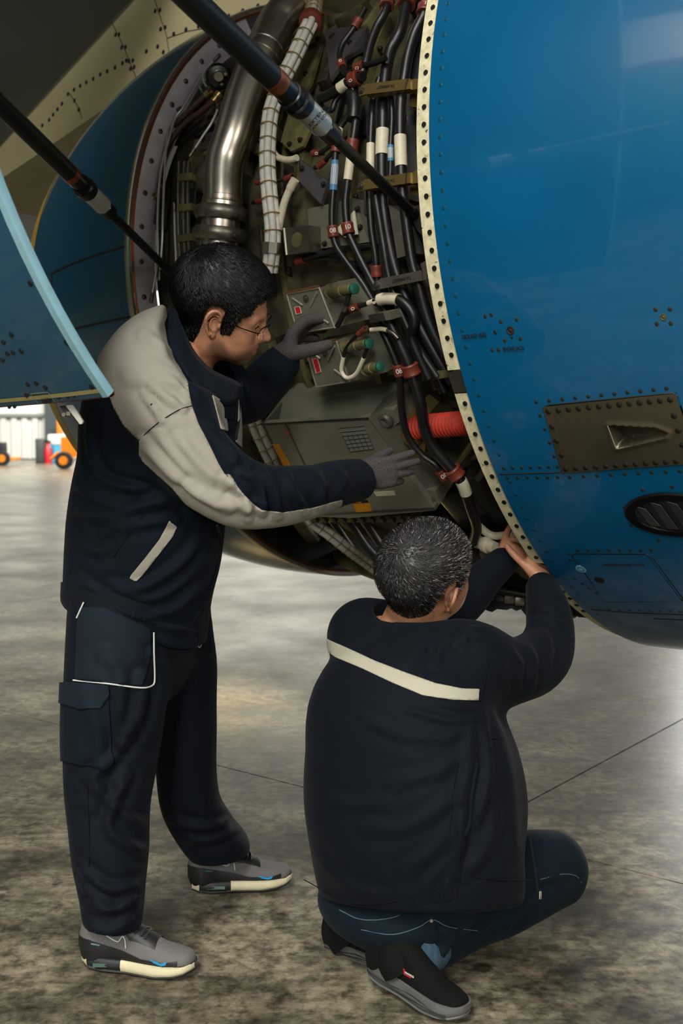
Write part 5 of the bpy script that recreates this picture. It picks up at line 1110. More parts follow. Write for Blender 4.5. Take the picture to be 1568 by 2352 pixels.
patch('pocket_trim', JV, JF, JN, [(388, 1196), (405, 1209), (396, 1232), (374, 1260), (333, 1312), (312, 1338), (296, 1326), (330, 1285), (366, 1238)], M['grey_cloth'], jk, .004)
patch('chest_panel', JV, JF, JN, [(486, 908), (506, 920), (518, 955), (523, 992), (506, 986), (496, 945)], M['grey_cloth'], jk, .003)
patch('chest_pocket', JV, JF, JN, [(512, 908), (534, 914), (534, 966), (513, 960)], M['seam'], jk, .0035)
patch('placket', JV, JF, JN, [(546, 888), (575, 920), (575, 1035), (556, 1030), (540, 1016), (546, 960)], M['grey_cloth'], jk, .003)
piping('zipper', JV, JF, [(546, 892), (547, 930), (545, 970), (540, 1010)], M['seam'], jk, .0032, .003)
piping('lower_zipper', JV, JF, [(500, 1204), (504, 1240), (500, 1290), (486, 1340), (464, 1390), (440, 1430)], M['seam'], jk, .0034, .003)
patch('hem_band', JV, JF, JN, [(140, 1335), (262, 1388), (345, 1425), (450, 1448), (452, 1500), (140, 1420)], M['navy'], jk, .004)
for pts in ([(321, 1012), (360, 975), (408, 943), (440, 933)], [(262, 938), (285, 978), (321, 1012)]): piping('stitched_seam', JV, JF, pts, M['seam'], jk, .0011, .0042)
for pts in ([(330, 1180), (300, 1220), (262, 1280)], [(462, 972), (480, 1006), (506, 1060), (522, 1096)], [(556, 1120), (585, 1156), (606, 1166)]): piping('stitched_seam', JV, JF, pts, M['seam'], jk, .0009, .0022)
for k in range(26):
    x = 170+k*5.2; y0 = 1338+(k*3.4 if k < 14 else 14*3.4+(k-14)*2.2); piping('elastic_gather', JV, JF, [(x, y0), (x+2, y0+12), (x+1, y0+24)], M['navy'], jk, .0030, -.0005)
# collar
def ribbon(name, top, bot, m, parent, th=.004, n=6):
    A, B = spline(np.array(top), n), spline(np.array(bot), n); G = np.stack([A*(1-t)+B*t for t in np.linspace(0, 1, 5)]); b = MB().grid(G); o = b.build(name, m, parent)
    md = o.modifiers.new('thickness', 'SOLIDIFY'); md.thickness = th; md.offset = 0; return o
ctop = [P(396, 704, 2.96), P(392, 704, 2.88), P(404, 716, 2.765), P(424, 765, 2.715), P(448, 812, 2.700), P(486, 850, 2.715), P(540, 876, 2.77), P(552, 884, 2.84), P(552, 876, 2.93), P(520, 830, 2.97)]
cbot = [P(372, 742, 3.00), P(369, 742, 2.88), P(376, 775, 2.71), P(406, 826, 2.635), P(440, 876, 2.605), P(482, 910, 2.615), P(528, 930, 2.68), P(554, 908, 2.82), P(556, 900, 2.95), P(536, 850, 2.99)]
ribbon('collar', ctop, cbot, M['navy'], jk, .006)
# trouser details
patch('pocket_panel', PV, PF, PN, [(182, 1395), (240, 1395), (344, 1445), (346, 1505), (326, 1576), (174, 1561), (178, 1450)], M['navy_light'], tr, .003)
piping('white_piping', PV, PF, [(350, 1452), (351, 1500), (352, 1558), (345, 1574), (322, 1580), (250, 1570), (172, 1562)], M['white_piping'], tr, .0019, .0055)
piping('white_piping', PV, PF, [(196, 1384), (188, 1402), (180, 1420)], M['white_piping'], tr, .0019, .0055); piping('white_piping', PV, PF, [(443, 1440), (446, 1468), (454, 1487), (461, 1474)], M['white_piping'], tr, .0014, .0045)
patch('cargo_pocket', PV, PF, PN, [(140, 1600), (250, 1590), (256, 1700), (260, 1752), (240, 1768), (150, 1748), (130, 1748)], M['navy'], tr, .005)
patch('pocket_flap', PV, PF, PN, [(135, 1568), (168, 1566), (250, 1574), (252, 1598), (231, 1626), (186, 1628), (135, 1612)], M['navy_light'], tr, .009)
piping('side_seam', PV, PF, [(172, 1562), (196, 1480), (200, 1420)], M['seam'], tr, .0012, .0025); piping('side_seam', PV, PF, [(200, 1770), (202, 1850), (206, 1960), (200, 2060)], M['seam'], tr, .0010, .002)
patch('paint_mark', PV, PF, PN, [(253, 1916), (262, 1918), (270, 1922), (262, 1924)], M['white_piping'], tr, .001)
# gloves
W1 = SLR[-1]; g1 = hand_prims(W1+np.array([.004, .004, .004]), P(985, 1070, 3.01)-W1, (.06, 1, .1), (0, .1, 1), [(.06, .05, .05), (.12, .08, .08), (.22, .15, .1), (.42, .3, .2)], .0112, (.95, .30, .55), 1.0)
g1.append((p_path([W1-cd_*.05, W1+cd_*.01, W1+cd_*.03], [.038, .037, .032]), .01)); GV, GF = run(g1, .0030); soft('glove', GV, GF, M['glove'], pa)
W2 = P(640, 840, 3.20); g2 = hand_prims(W2, P(676, 770, 3.24)-W2, (1, .15, .10), (.3, -1, -.1), [(.35, .50, .25), (.38, .52, .25), (.40, .52, .25), (.42, .5, .3)], .0128, (.42, .5, .95), 1.27, .15)
g2.append((p_path([W2-np.array([.03, 0, .04]), W2, W2+np.array([.01, 0, .02])], [.044, .046, .042]), .01)); GV, GF = run(g2, .0030); soft('glove', GV, GF, M['glove'], pa)
# hair, eyebrows, stubble, glasses
def field_xz(V, poly): return poly_sd(V[:, [0, 2]], poly)
HLA = [(.100, .072), (.080, .063), (.069, .057), (.064, .036), (.050, .028), (.041, .006), (.035, -.020), (.012, -.024), (.009, .006), (.012, .036), (-.004, .042), (-.022, .040), (-.031, .016), (-.034, -.036), (-.046, -.078), (-.075, -.098), (-.16, -.09), (-.16, .2), (.096, .2)]
fld = field_xz(HV, HLA); HNl = vnorm(HV, HF)
off = np.clip(fld/.022, 0, 1)**.6*(.010+.014*np.clip((HV[:, 2]+.02)/.09, 0, 1)); off += .0006*np.sin(HV[:, 0]*260+HV[:, 1]*90)*np.clip(fld/.02, 0, 1)
A, B = peel(HV+HNl*(off[:, None]), HF, fld, .0012, HNl); Aw = toA(A); soft('hair', Aw, B, M['hair_black'], pa)
hsel = fld > .001; Fs = HF[hsel[HF].all(1)]; HVo = toA(HV+HNl*off[:, None])
WHA = toA(np.array([[-.062, -.012, .128]]))[0]
def dirA(P0, NN):
    r = P0-WHA; r /= np.maximum(np.linalg.norm(r, axis=1), 1e-6)[:, None]; return r*1.0+np.cross(NN, r)*.35+HA['R'][0]*.25-HA['R'][2]*.35
strands('hair_strands', HVo, Fs, HN, dirA, 8000, .030, .0052, .00075, [M['hair_black']], pa, 4, ls=np.clip(fld/.035, .25, 1))
for sgn in (-1, 1):
    eb = toA(np.array([(.0795, sgn*.016, .022), (.086, sgn*.022, .026), (.084, sgn*.034, .029), (.076, sgn*.047, .024)])); MB().tube(spline(eb, 4), [.002]+[.0042]*6+[.0036]*5+[.0015], 8).build('eyebrow', M['hair_black'], pa)
    ec = np.array([[.0745, sgn*.032, .003]]); MB().lathe(toA(ec)[0], HA['R'][0]*.95-HA['R'][2]*.2, [(.0085, .0095), (.0118, .0060), (.0128, .002)], 14).build('eye', M['black_gloss'], pa)
    lid = toA(np.array([(.076, sgn*.017, .004), (.0885, sgn*.027, .0055), (.087, sgn*.037, .005), (.075, sgn*.048, .002)])); MB().tube(spline(lid, 4), .0013, 6).build('eyelashes', M['hair_black'], pa)
st = field_xz(HV, [(.11, -.040), (.078, -.044), (.05, -.056), (.030, -.036), (.012, -.030), (-.004, -.040), (-.020, -.052), (-.012, -.080), (.02, -.105), (.06, -.130), (.12, -.12)])
lipd = np.minimum(line_d(HV[:, [1, 2]], [(-.024, -.0605), (-.008, -.0545), (.008, -.0545), (.024, -.0605)]), line_d(HV[:, [1, 2]], [(-.022, -.062), (-.008, -.0675), (.008, -.0675), (.022, -.062)])); lipf = np.clip(1.4-lipd/.004, 0, 1)*(HV[:, 0] > .072)
set_attr(pa, 'tint', np.clip(st/.016, 0, 1)*.85*(1-lipf)); set_attr(pa, 'lip', lipf)
gl = tag(link('eyeglasses', None, pa), 'thin rimmed eyeglasses')
M['glass'] = mat('lens_glass', (235, 240, 240), .03); M['glass'].node_tree.nodes['Principled BSDF'].inputs['Transmission Weight'].default_value = 1.0; M['glass'].node_tree.nodes['Principled BSDF'].inputs['IOR'].default_value = 1.02
M['wire_rim'] = mat('black_wire_frame', (14, 14, 15), .3, .6)
for sgn in (-1, 1):
    t = np.linspace(0, 2*np.pi, 25); rim = np.column_stack([.108-.004*np.abs(np.cos(t))-np.where(np.cos(t) > 0, .010*np.cos(t), 0), sgn*(.0345+.0265*np.cos(t)), -.004+.020*np.sin(t)*(1+.06*np.cos(2*t))]); W_ = toA(rim)
    up_ = t[(t <= np.pi)]; MB().tube(W_[:13], .0014, 6).build('brow_rim', M['wire_rim'], gl); MB().tube(W_[12:], .0006, 5).build('lower_rim', M['steel'], gl)
    MB().add(np.vstack([W_[:-1].mean(0)[None], W_[:-1]]), [(0, i+1, (i+1) % 24+1) for i in range(24)]).build('lens', M['glass'], gl)
    MB().tube(spline(toA(np.array([(.098, sgn*.060, .004), (.088, sgn*.073, .006), (.04, sgn*.079, .010), (.006, sgn*.083, .018), (-.010, sgn*.087, .018), (-.020, sgn*.088, .004)])), 6), .0015, 6).build('temple_arm', M['wire_rim'], gl)
MB().tube(spline(toA(np.array([(.108, -.010, .002), (.112, 0, .006), (.108, .010, .002)])), 5), .0011, 6).build('nose_bridge', M['wire_rim'], gl)
# ------------------------------------------------------------------ shoes
def shoe(heel, toe, wid, tilt, M_up, M_side, M_sole, M_out, parent, style, L=.285, roll=0.0, near=-1):
    f = unit(np.array(toe)-np.array(heel)); f0 = f; l = unit(np.cross([0, 0, 1], f)); u = np.cross(f, l)
    if roll: l, u = l*math.cos(roll)+u*math.sin(roll), u*math.cos(roll)-l*math.sin(roll)
    R = np.array([f, l, u]); S_ = L/.285; tw = lambda Q: np.asarray(heel)+S_*(np.asarray(Q, float)@R)
    hw = lambda x: np.interp(x, [0, .02, .06, .12, .19, .235, .265, .28, .285], [.012, .029, .034, .034, .045, .045, .036, .020, .008])
    sp = lambda x: np.interp(x, [0, .05, .20, .25, .285], [.006, .0, .0, .006, .016])
    X = np.r_[0, .003, .010, np.linspace(.02, .265, 26), .275, .281, .284, .285]
    def sole(name, z0, z1, grow, m, x0=0, x1=.285, bulge=.003):
        xs = X[(X >= x0) & (X <= x1)]; rows = []
        tz = lambda x, z: z0+(z-z0)*(np.interp(x, [.12, .20, .26, .285], [1, .85, .62, .5]) if z1 > .012 else 1)
        for z, g in ((z0, -.004), (z0+.003, 0), ((z0+z1)/2, bulge), (z1-.002, 0), (z1, -.004)):
            rows.append([(x, max(hw(x)+grow+g, .002), tz(x, z)+sp(x)) for x in xs]+[(x, -max(hw(x)+grow+g, .002), tz(x, z)+sp(x)) for x in xs[::-1]])
        G = np.array(rows); n = G.shape[1]; b = MB(); F_ = [(i*n+k, i*n+(k+1) % n, (i+1)*n+(k+1) % n, (i+1)*n+k) for i in range(4) for k in range(n)]; F_ += [tuple(range(n))[::-1], tuple(range(4*n, 5*n))]
        return b.add(tw(G.reshape(-1, 3)), F_).build(name, m, parent, angle=50)
    so = sole('outsole', 0, .010, .001, M_out); sole('midsole', .008, .034 if style == 'a' else .046, .003, M_sole if style == 'b' else M_out)
    if style == 'a': pass; tag(sole('toe_foam', .006, .035, .0045, M_sole, .108, .285), 'cream foam'); tag(sole('heel_foam', .006, .036, .0045, M_sole, 0, .021), 'cream foam')
    v = Vol((-.01, -.065, .015), (.30, .065, .135), .0034)
    v.add(p_path([(.040, 0, .060), (.10, 0, .050), (.17, 0, .040), (.225, 0, .036), (.256, 0, .036)], [.044, .046, .040, .032, .026], [.032, .034, .039, .041, .034], (0, 1, 0)), 0)
    v.add(p_path([(.030, 0, .035), (.030, 0, .075), (.040, 0, .112)], [.030, .034, .040], [.032, .033, .036], (0, 1, 0)), .03); v.add(p_path([(.085, 0, .108), (.125, 0, .092), (.175, 0, .066)], [.026, .024, .018], [.028, .028, .026], (0, 1, 0)), .02)
    v.cut(p_box((.14, 0, .0), (.3, .2, .018), None, .002), .003); v.cut(p_ell((.045, 0, .142), (.034, .026, .034)), .006); UV, UF = v.mesh(2); UVw = tw(UV); up = soft('upper', UVw, UF, M_up, parent); UN = vnorm(UVw, UF)
    x, y, z = UV.T
    def side(poly, name, m, lift=.0012): A_, B_ = peel(UVw, UF, np.minimum(poly_sd(np.column_stack([x, z]), poly), y*near-.006), lift, UN); return soft(name, A_, B_, m, up) if len(B_) else None
    def mark(pts, name, m, r=.0012):
        Q = []
        for px_, pz in pts: k = np.argmin((x-px_)**2+(z-pz)**2+np.where(y*near > .004, 0, 1)); Q.append(UVw[k]+UN[k]*.002)
        return MB().tube(spline(np.array(Q), 4), r, 6).build(name, m, up)
    def top(fld_, name, m, lift=.0012): A_, B_ = peel(UVw, UF, np.minimum(fld_(x, y, z), UN@u-.1), lift, UN); return soft(name, A_, B_, m, up)
    def surf(px_, pz_): k = np.argmin((x-px_)**2+(z-pz_)**2+np.where(y*near > .004, 0, 1)); return UVw[k], UN[k], f
    def over(px_, py_): k = np.where((x-px_)**2+(y-py_)**2 < .00005)[0]; k = k[np.argmax(z[k])] if len(k) else np.argmin((x-px_)**2+(y-py_)**2); return UVw[k]+UN[k]*.0028
    side.top, side.surf, side.over = top, surf, over
    return so, up, side, mark, tw, sole
M['shoe_grey'] = mat('charcoal_mesh_shoe', (98, 96, 95), .75, 0, .15, 200, .3, 500); M['shoe_black'] = mat('black_shoe_leather', (20, 20, 21), .5); M['sole_cream'] = mat('cream_foam_sole', (206, 198, 164), .6, 0, .1, 60); M['sole_dark'] = mat('dark_rubber_sole', (30, 32, 32), .6)
M['mark_blue'] = mat('bright_blue_mark', (26, 132, 184), .5)
for heel, toe, lab in ((ground(196, 2212), ground(436, 2236), 'sneaker'), (ground(440, 2046), ground(660, 2030), 'sneaker')):
    sh = tag(link('sneaker', None, pa), 'charcoal sneaker with cream sole and white outline mark'); so, up, side, mark, tw, sole = shoe(heel+np.array([0, -.005, .002]), toe+np.array([0, -.005, .002]), .1, 0, M['shoe_grey'], M['shoe_black'], M['sole_cream'], M['sole_dark'], sh, 'a', L=.272)
    side([(-.01, .02), (-.01, .082), (.03, .080), (.075, .066), (.115, .058), (.16, .044), (.215, .040), (.25, .046), (.25, .03), (.25, .02)], 'side_panel', M['shoe_black'])
    side.top(lambda x, y, z: np.minimum(np.minimum(.030-np.abs(y), x-.112), .192-x), 'lace_panel', M['shoe_black'], .0018)
    mark([(.070, .090), (.088, .080), (.102, .079), (.109, .091), (.117, .084), (.121, .064)], 'outline_mark', M['white_piping'], .0015)
    side([(.174, .050), (.194, .039), (.213, .034), (.224, .037), (.227, .047), (.220, .041), (.210, .040), (.194, .044)], 'small_mark', M['mark_blue'], .0028); mark([(.035, .072), (.055, .068)], 'heel_badge', mat('teal_badge', (40, 84, 96), .5), .0028)
    for k in range(5): x0 = .118+k*.013; MB().tube([side.over(x0+(.006 if k % 2 else 0)*j/3, -.028+j*.0112) for j in range(6)], .0032, 6).build('lace', M['sole_dark'], sh)
    w = sole('air_window', .010, .030, .0035, M['sole_dark'], .022, .105); MB().box(tw([(.066, -.0385, .020)])[0], (.05, .004, .008), None).build('clear_insert', mat('grey_green_insert', (70, 92, 86), .25), w, smooth=False)
# ------------------------------------------------------------------ the crouching mechanic
HB = dict(cen=np.array([.203, 2.72, .878]), R=head_axes(39, -18, 25), sc=1.12); toB = person_frame(HB['cen'], HB['R'], HB['sc'])
SB = unit((.80, -.60, 0)); FB = np.array([.60, .80, 0])
tB = [P(965, 1476, 2.68), P(945, 1532, 2.64), P(918, 1640, 2.58), P(932, 1750, 2.56), P(940, 1850, 2.55), P(950, 1950, 2.55), P(962, 2040, 2.555), P(958, 2100, 2.56)]
tBa = [.065, .112, .165, .19, .205, .21, .205, .18]; tBb = [.075, .180, .232, .255, .262, .262, .248, .21]
RB = [P(1080, 1525, 2.60), P(1180, 1540, 2.72), P(1240, 1510, 2.84), P(1262, 1455, 2.93), P(1258, 1400, 3.02), P(1246, 1352, 3.10)]; RBr = [.098, .080, .076, .066, .058, .047]
LB = [P(845, 1465, 2.80), P(960, 1440, 2.96), P(1060, 1380, 3.08), P(1110, 1330, 3.14), P(1152, 1292, 3.19)]; LBr = [.095, .078, .064, .052, .043]
jp = [(p_path(tB, tBa, tBb, SB), 0), (p_path(RB, RBr), .05), (p_path(LB, LBr), .05), (p_ell(P(1050, 1525, 2.62), (.10, .09, .080)), .06), (p_ell(P(845, 1470, 2.76), (.085, .10, .075)), .06), (p_ell(P(1110, 1850, 2.62), (.10, .10, .22)), .08), (p_ell(P(940, 1515, 2.68), (.15, .12, .065), [SB, FB, (0, 0, 1)]), .05)]
v = Vol(np.min([p[0][1][0] for p in jp], 0)-.03, np.max([p[0][1][1] for p in jp], 0)+.03, .0072)
for p, k in jp: v.add(p, k)
nkB = toB(np.array([(-.022, 0, -.04), (-.045, 0, -.10), (-.07, 0, -.16)])); v.cut(p_path([nkB[0]+(nkB[0]-nkB[1])*.4, nkB[1], nkB[1]*.35+nkB[2]*.65], [.125, .086, .074], n=1), .012)
h0, h1, h2 = P(735, 2066, 2.52), P(1235, 2052, 2.60), P(960, 2096, 2.345); hd = unit(h1-h0); hn = unit(np.cross(hd, h2-h0)); hn = hn if hn[2] < 0 else -hn
v.cut(p_box((h0+h1)/2+hn*.3, (.6, .6, .3), [hd, unit(np.cross(hn, hd)), hn], .004), .010)
KV, KF = v.mesh(2); KV = crumple(KV, KF, .0020, 24, 8)
rad = lambda a, b_, c: [a, b_, c]
KV = folds(KV, KF, [([(1108, 1640), (1040, 1690), (930, 1690), (840, 1650)], dict(a=.0035, w=12)), ([(1104, 1662), (1030, 1760), (900, 1800)], dict(a=.004, w=14)), ([(1098, 1690), (1040, 1830), (930, 1900), (840, 1900)], dict(a=.0045, w=15)), ([(1085, 1740), (1030, 1920), (930, 2000)], dict(a=.005, w=15)), ([(1072, 1810), (1050, 1940), (985, 2040)], dict(a=.006, w=14)), ([(1060, 1880), (1052, 1970), (1015, 2060)], dict(a=.007, w=11)), ([(1115, 1650), (1122, 1780), (1095, 1890)], dict(a=.007, w=10)),
    ([(1112, 1640), (1040, 1656), (940, 1630)], dict(a=.005, w=8)), ([(1112, 1628), (1060, 1625), (1000, 1612)], dict(a=.005, w=7)), ([(1170, 1490), (1195, 1530), (1190, 1575)], dict(a=.008, w=8)), ([(1205, 1470), (1228, 1520), (1222, 1570)], dict(a=.009, w=8)), ([(1245, 1440), (1262, 1490), (1255, 1540)], dict(a=.008, w=8)), ([(1210, 1430), (1250, 1420), (1290, 1435)], dict(a=.006, w=8)), ([(1215, 1400), (1250, 1390), (1285, 1400)], dict(a=.004, w=7)),
    ([(1062, 1480), (1072, 1450), (1105, 1446)], dict(a=.009, w=9)), ([(1000, 1520), (1015, 1480), (1045, 1458)], dict(a=.008, w=10)), ([(930, 1520), (960, 1490), (1000, 1466)], dict(a=.005, w=12)), ([(860, 1490), (880, 1440), (890, 1410)], dict(a=.005, w=12)), ([(730, 1820), (800, 1850), (880, 1840)], dict(a=.003, w=14)), ([(1170, 1740), (1185, 1850), (1180, 1960)], dict(a=.007, w=12)), ([(1060, 2010), (1110, 1960), (1150, 1880)], dict(a=.006, w=14)), ([(720, 1960), (790, 2030), (880, 2060)], dict(a=.005, w=12))], gain=1.0); KN = vnorm(KV, KF)
tR = [P(935, 2075, 2.56), P(1080, 2045, 2.66), P(1200, 2005, 2.74), P(1268, 1990, 2.79)]; sR = [P(1275, 2012, 2.79), P(1180, 2070, 2.70), P(1070, 2122, 2.57), P(952, 2194, 2.435)]
tL = [P(900, 2060, 2.70), P(1020, 2030, 2.90), P(1120, 2010, 3.06)]; sL = [P(1120, 2020, 3.06), P(980, 2080, 2.86), P(812, 2118, 2.68)]
tp_ = [(p_ell(P(905, 2075, 2.55), (.185, .16, .095), [SB, FB, (0, 0, 1)]), 0), (p_path(tR, [.115, .108, .098, .088]), .05), (p_path(sR[:3]+[sR[3]*.85+sR[2]*.15], [.080, .072, .064, .058]), .02), (p_path(tL, [.115, .10, .085]), .05), (p_path(sL[:2]+[sL[2]*.8+sL[1]*.2], [.078, .070, .056]), .02)]
v = Vol(np.min([p[0][1][0] for p in tp_], 0)-.03, np.max([p[0][1][1] for p in tp_], 0)+.03, .0072)
for p, k in tp_: v.add(p, k)
DV, DF = v.mesh(2); DV = crumple(DV, DF, .0022, 30, 9)
DV = folds(DV, DF, [([(1160, 2130), (1200, 2080), (1230, 2060)], dict(a=.007, w=9)), ([(1090, 2150), (1130, 2110), (1150, 2090)], dict(a=.006, w=9)), ([(1010, 2200), (1030, 2160), (1030, 2140)], dict(a=.008, w=9)), ([(1180, 2060), (1240, 2020), (1300, 2010)], dict(a=.005, w=10)), ([(980, 2100), (1060, 2090), (1140, 2060)], dict(a=.004, w=10))]); DN = vnorm(DV, DF)
HV2, HF2 = head_volume(neck=[(-.022, 0, -.04), (-.045, 0, -.10), (-.075, 0, -.17)]).mesh(1); HBw = toB(HV2); HBN = vnorm(HBw, HF2); HNl2 = vnorm(HV2, HF2)
bp_ = [(p_path(tB[1:6], np.array(tBa[1:6])*.7, np.array(tBb[1:6])*.72, SB), 0), (p_path(RB, np.array(RBr)*.66), .03), (p_path(LB, np.array(LBr)*.66), .03), (p_ell(P(905, 2070, 2.56), (.15, .12, .07), [SB, FB, (0, 0, 1)]), .03), (p_path(tR, [.085, .08, .07, .06]), .03), (p_path(sR, np.array([.055, .05, .045, .042])), .02), (p_path(tL, [.08, .07, .06]), .03), (p_path(sL, [.055, .05, .042]), .02)]
BV2, BF2 = run(bp_, .016, 1)
WL = P(1158, 1284, 3.20); hl = hand_prims(WL, (.80, .28, .52), (.25, .9, -.3), (-.3, .2, .9), [(.35, .4, .3), (.45, .5, .3), (.5, .5, .3), (.55, .5, .3)], .0092, (.7, .6, .3)); hl.append((p_path([LB[-1]-unit(LB[-1]-LB[-2])*.05, WL], [.033, .029]), .012))
WR = P(1243, 1330, 3.13); hr = hand_prims(WR, (-.10, .42, .85), (-.55, .6, -.2), (-.8, -.3, 0), [(.4, .5, .3), (.45, .5, .3), (.5, .5, .3), (.55, .5, .3)], .0092, (.7, .6, .3)); hr.append((p_path([RB[-1]-unit(RB[-1]-RB[-2])*.05, WR], [.033, .029]), .012))
H1 = run(hl, .0032); H2 = run(hr, .0032)
pb = merged_body('person', [(HBw, HF2), (BV2, BF2), H1, H2], M['skin_b'])
tag(pb, 'crouching person with short grey hair, dark navy jacket and jeans, reaching under the cowl', 'person')
jb = soft('jacket', KV, KF, M['navy_dark'], pb); tag(jb, 'dark navy jacket with pale reflective strip across the back'); jn = soft('jeans', DV, DF, M['denim'], pb)
patch('reflective_strip', KV, KF, KN, [(740, 1464), (752, 1468), (800, 1490), (860, 1518), (930, 1545), (1000, 1570), (1060, 1582), (1100, 1583), (1097, 1609), (1040, 1608), (970, 1597), (900, 1568), (830, 1535), (770, 1510), (747, 1492), (735, 1488)], M['reflective'], jb, .002)
for pts in ([(1118, 1444), (1122, 1500), (1112, 1560), (1100, 1610)], [(1082, 1880), (1062, 1960), (1048, 2060)], [(1050, 1750), (1036, 1850), (1030, 1960)], [(700, 2020), (800, 2070), (900, 2070), (1030, 2030)], [(1090, 2015), (1150, 2020), (1225, 2022)], [(1106, 1650), (1112, 1690), (1150, 1698)]): piping('stitched_seam', KV, KF, pts, M['seam'], jb, .0011, .0022)
piping('pocket_edge', KV, KF, [(1095, 1752), (1082, 1830), (1078, 1890), (1065, 1920)], M['navy'], jb, .004, .001)
for k in range(24):
    x = 935+k*5.4; y0 = 2062-k*1.0; piping('elastic_gather', KV, KF, [(x, y0), (x+2, y0+12), (x+2, y0+22)], M['navy_dark'], jb, .003, -.0005)
piping('front_zipper', KV, KF, [(1212, 1925), (1222, 1980), (1232, 2050)], M['seam'], jb, .004, .002)
b = MB(); p_ = front_pts(KV, KF, [(1234, 2055)], .006)[0]; b.box(p_, (.006, .004, .018), bev=.001); b.build('zipper_pull', M['steel'], jb)
for pts in ([(1240, 2020), (1290, 2008), (1322, 2012), (1334, 2028)], [(780, 2090), (830, 2112), (900, 2108), (970, 2080)], [(830, 2135), (900, 2146), (960, 2130), (992, 2112), (1030, 2130), (1095, 2138)], [(1040, 2056), (1100, 2058)]): piping('topstitching', DV, DF, pts, M['denim_seam'], jn, .0009, .0014)
q_ = front_pts(DV, DF, [(990, 2115)], .001)[0]; stud(disc_mesh('jean_rivet', .005, .002, 12), M['bolt'], 'jean_rivet', q_, unit(CAMP-q_), jn)
for e in (sR, sL): dd = unit(e[-1]-e[-2]); MB().lathe(e[-1]-dd*.012, dd, [(-.05, .054), (0, .0605), (.002, .0655), (.016, .0665), (.029, .0655), (.031, .058), (.03, .04)], 28, caps=False).build('turned_hem', mat('pale_denim_hem', (52, 80, 98), .8, 0, .4, 120), jn)
# collar of the jacket
cb_ = nkB[1]*.42+nkB[2]*.58; nd = unit(nkB[0]-nkB[2]); ca = unit(np.cross(nd, FB)); cbv = np.cross(nd, ca)
ring_ = lambda r, k: [cb_+nd*k+(ca*math.cos(t)+cbv*math.sin(t))*r for t in np.linspace(0, 2*np.pi, 25)]
ribbon('collar', ring_(.070, .014), ring_(.086, -.014), M['navy_dark'], jb, .005, 2)
# short greying hair
HLB = [(.084, .066), (.076, .058), (.062, .052), (.050, .036), (.040, .012), (.030, .004), (.024, -.020), (.012, -.020), (.009, .006), (.012, .036), (-.004, .042), (-.022, .040), (-.031, .016), (-.034, -.022), (-.046, -.036), (-.075, -.046), (-.16, -.040), (-.16, .2), (.084, .2)]
fld = field_xz(HV2, HLB); off = np.clip(fld/.035, 0, 1)**.8*(.008+.010*np.clip((HV2[:, 2]-.0)/.09, 0, 1))
hairO = HV2+HNl2*off[:, None]; A, B = peel(hairO, HF2, fld, .0010, HNl2); soft('hair', toB(A), B, M['hair_dark'], pb)
hsel = fld > .002; Fs = HF2[hsel[HF2].all(1)]; WHB = toB(np.array([[-.078, .004, .112]]))[0]
def dirB(P0, NN):
    r = P0-WHB; r /= np.maximum(np.linalg.norm(r, axis=1), 1e-6)[:, None]; return r+np.cross(NN, r)*.55
def colB(P0, rs):
    l = (P0-HB['cen'])@HB['R'].T; g = np.clip(.36+l[:, 0]*3.0-l[:, 1]*1.4+(.05-l[:, 2])*.8, .16, .85); u = rs.rand(len(P0)); return np.where(u < g*.55, 2, np.where(u < g*1.3, 1, 0))
strands('hair_strands', toB(hairO), Fs, HBN, dirB, 11000, .017, .0062, .00052, [M['hair_dark'], M['hair_mid'], M['hair_grey']], pb, 6, cols=colB, jit=.22, ls=np.clip(fld/.03, .35, 1))
fade = field_xz(HV2, [(.024, .016), (.012, .036), (-.022, .040), (-.030, .0), (-.034, -.022), (-.046, -.036), (-.075, -.046), (-.16, -.040), (-.16, -.065), (-.07, -.072), (-.04, -.064), (-.024, -.05), (-.024, .0), (.012, -.024)])
set_attr(pb, 'tint', np.clip(fade/.010, 0, 1)*.6)
M['shoe_knit'] = mat('black_knit_shoe', (13, 14, 14), .85, 0, .2, 300, .4, 420, spec=.15); M['sole_grey'] = mat('grey_foam_sole', (88, 90, 88), .6, 0, .25, 12, .1, 60)
for H_, T_, lab in ((P(852, 2232, 2.47), ground(1060, 2350)+np.array([0, 0, .004]), 'right'), (P(752, 2178, 2.66), ground(898, 2222)+np.array([0, 0, .004]), 'left')):
    sh = tag(link('slip_on_shoe', None, pb), 'black knit slip-on shoe with thick grey sole'); so, up, side, mark, tw, sole = shoe(H_, T_, .1, 0, M['shoe_knit'], M['shoe_knit'], M['sole_grey'], M['sole_grey'], sh, 'b', L=float(np.linalg.norm(T_-H_))+.01)
    for k, z in enumerate((.018, .026)): MB().tube(tw([(x, -(np.interp(x, [0, .02, .06, .12, .19, .235, .265], [.012, .029, .034, .034, .045, .045, .036])+.0045), z+.004*math.sin(x*40+k)) for x in np.linspace(.01, .26, 30)]), .0016, 6).build('sole_groove', M['sole_dark'], sh)
    e_ = (sR if lab == 'right' else sL); rp = [tw([(.10, 0, .045)])[0], tw([(.078, 0, .075)])[0], e_[-1]]; MB().tube(dense(spline(np.array(rp), 5), .006), .047, 22).build('knit_collar', M['shoe_knit'], sh)
    if lab == 'right':
        o_, n_, f_ = side.surf(.135, .066); f_ = unit(f_-n_*(f_@n_)); v_ = np.cross(n_, f_); o_ = o_+n_*.002
        bd = MB().box(o_-f_*.010, (.011, .011, .0012), (f_, v_, n_)).build('shoe_badge', M['red_plate'], up, smooth=False); MB().box(o_+f_*.006-v_*.0045, (.022, .0022, .0012), (f_, v_, n_)).build('badge_underline', M['red_plate'], up, smooth=False)
        text_on('TRAINING', 'lettering', M['white_ink'], o_-f_*.004-v_*.002+n_*.0008, f_, n_, .0042, up)
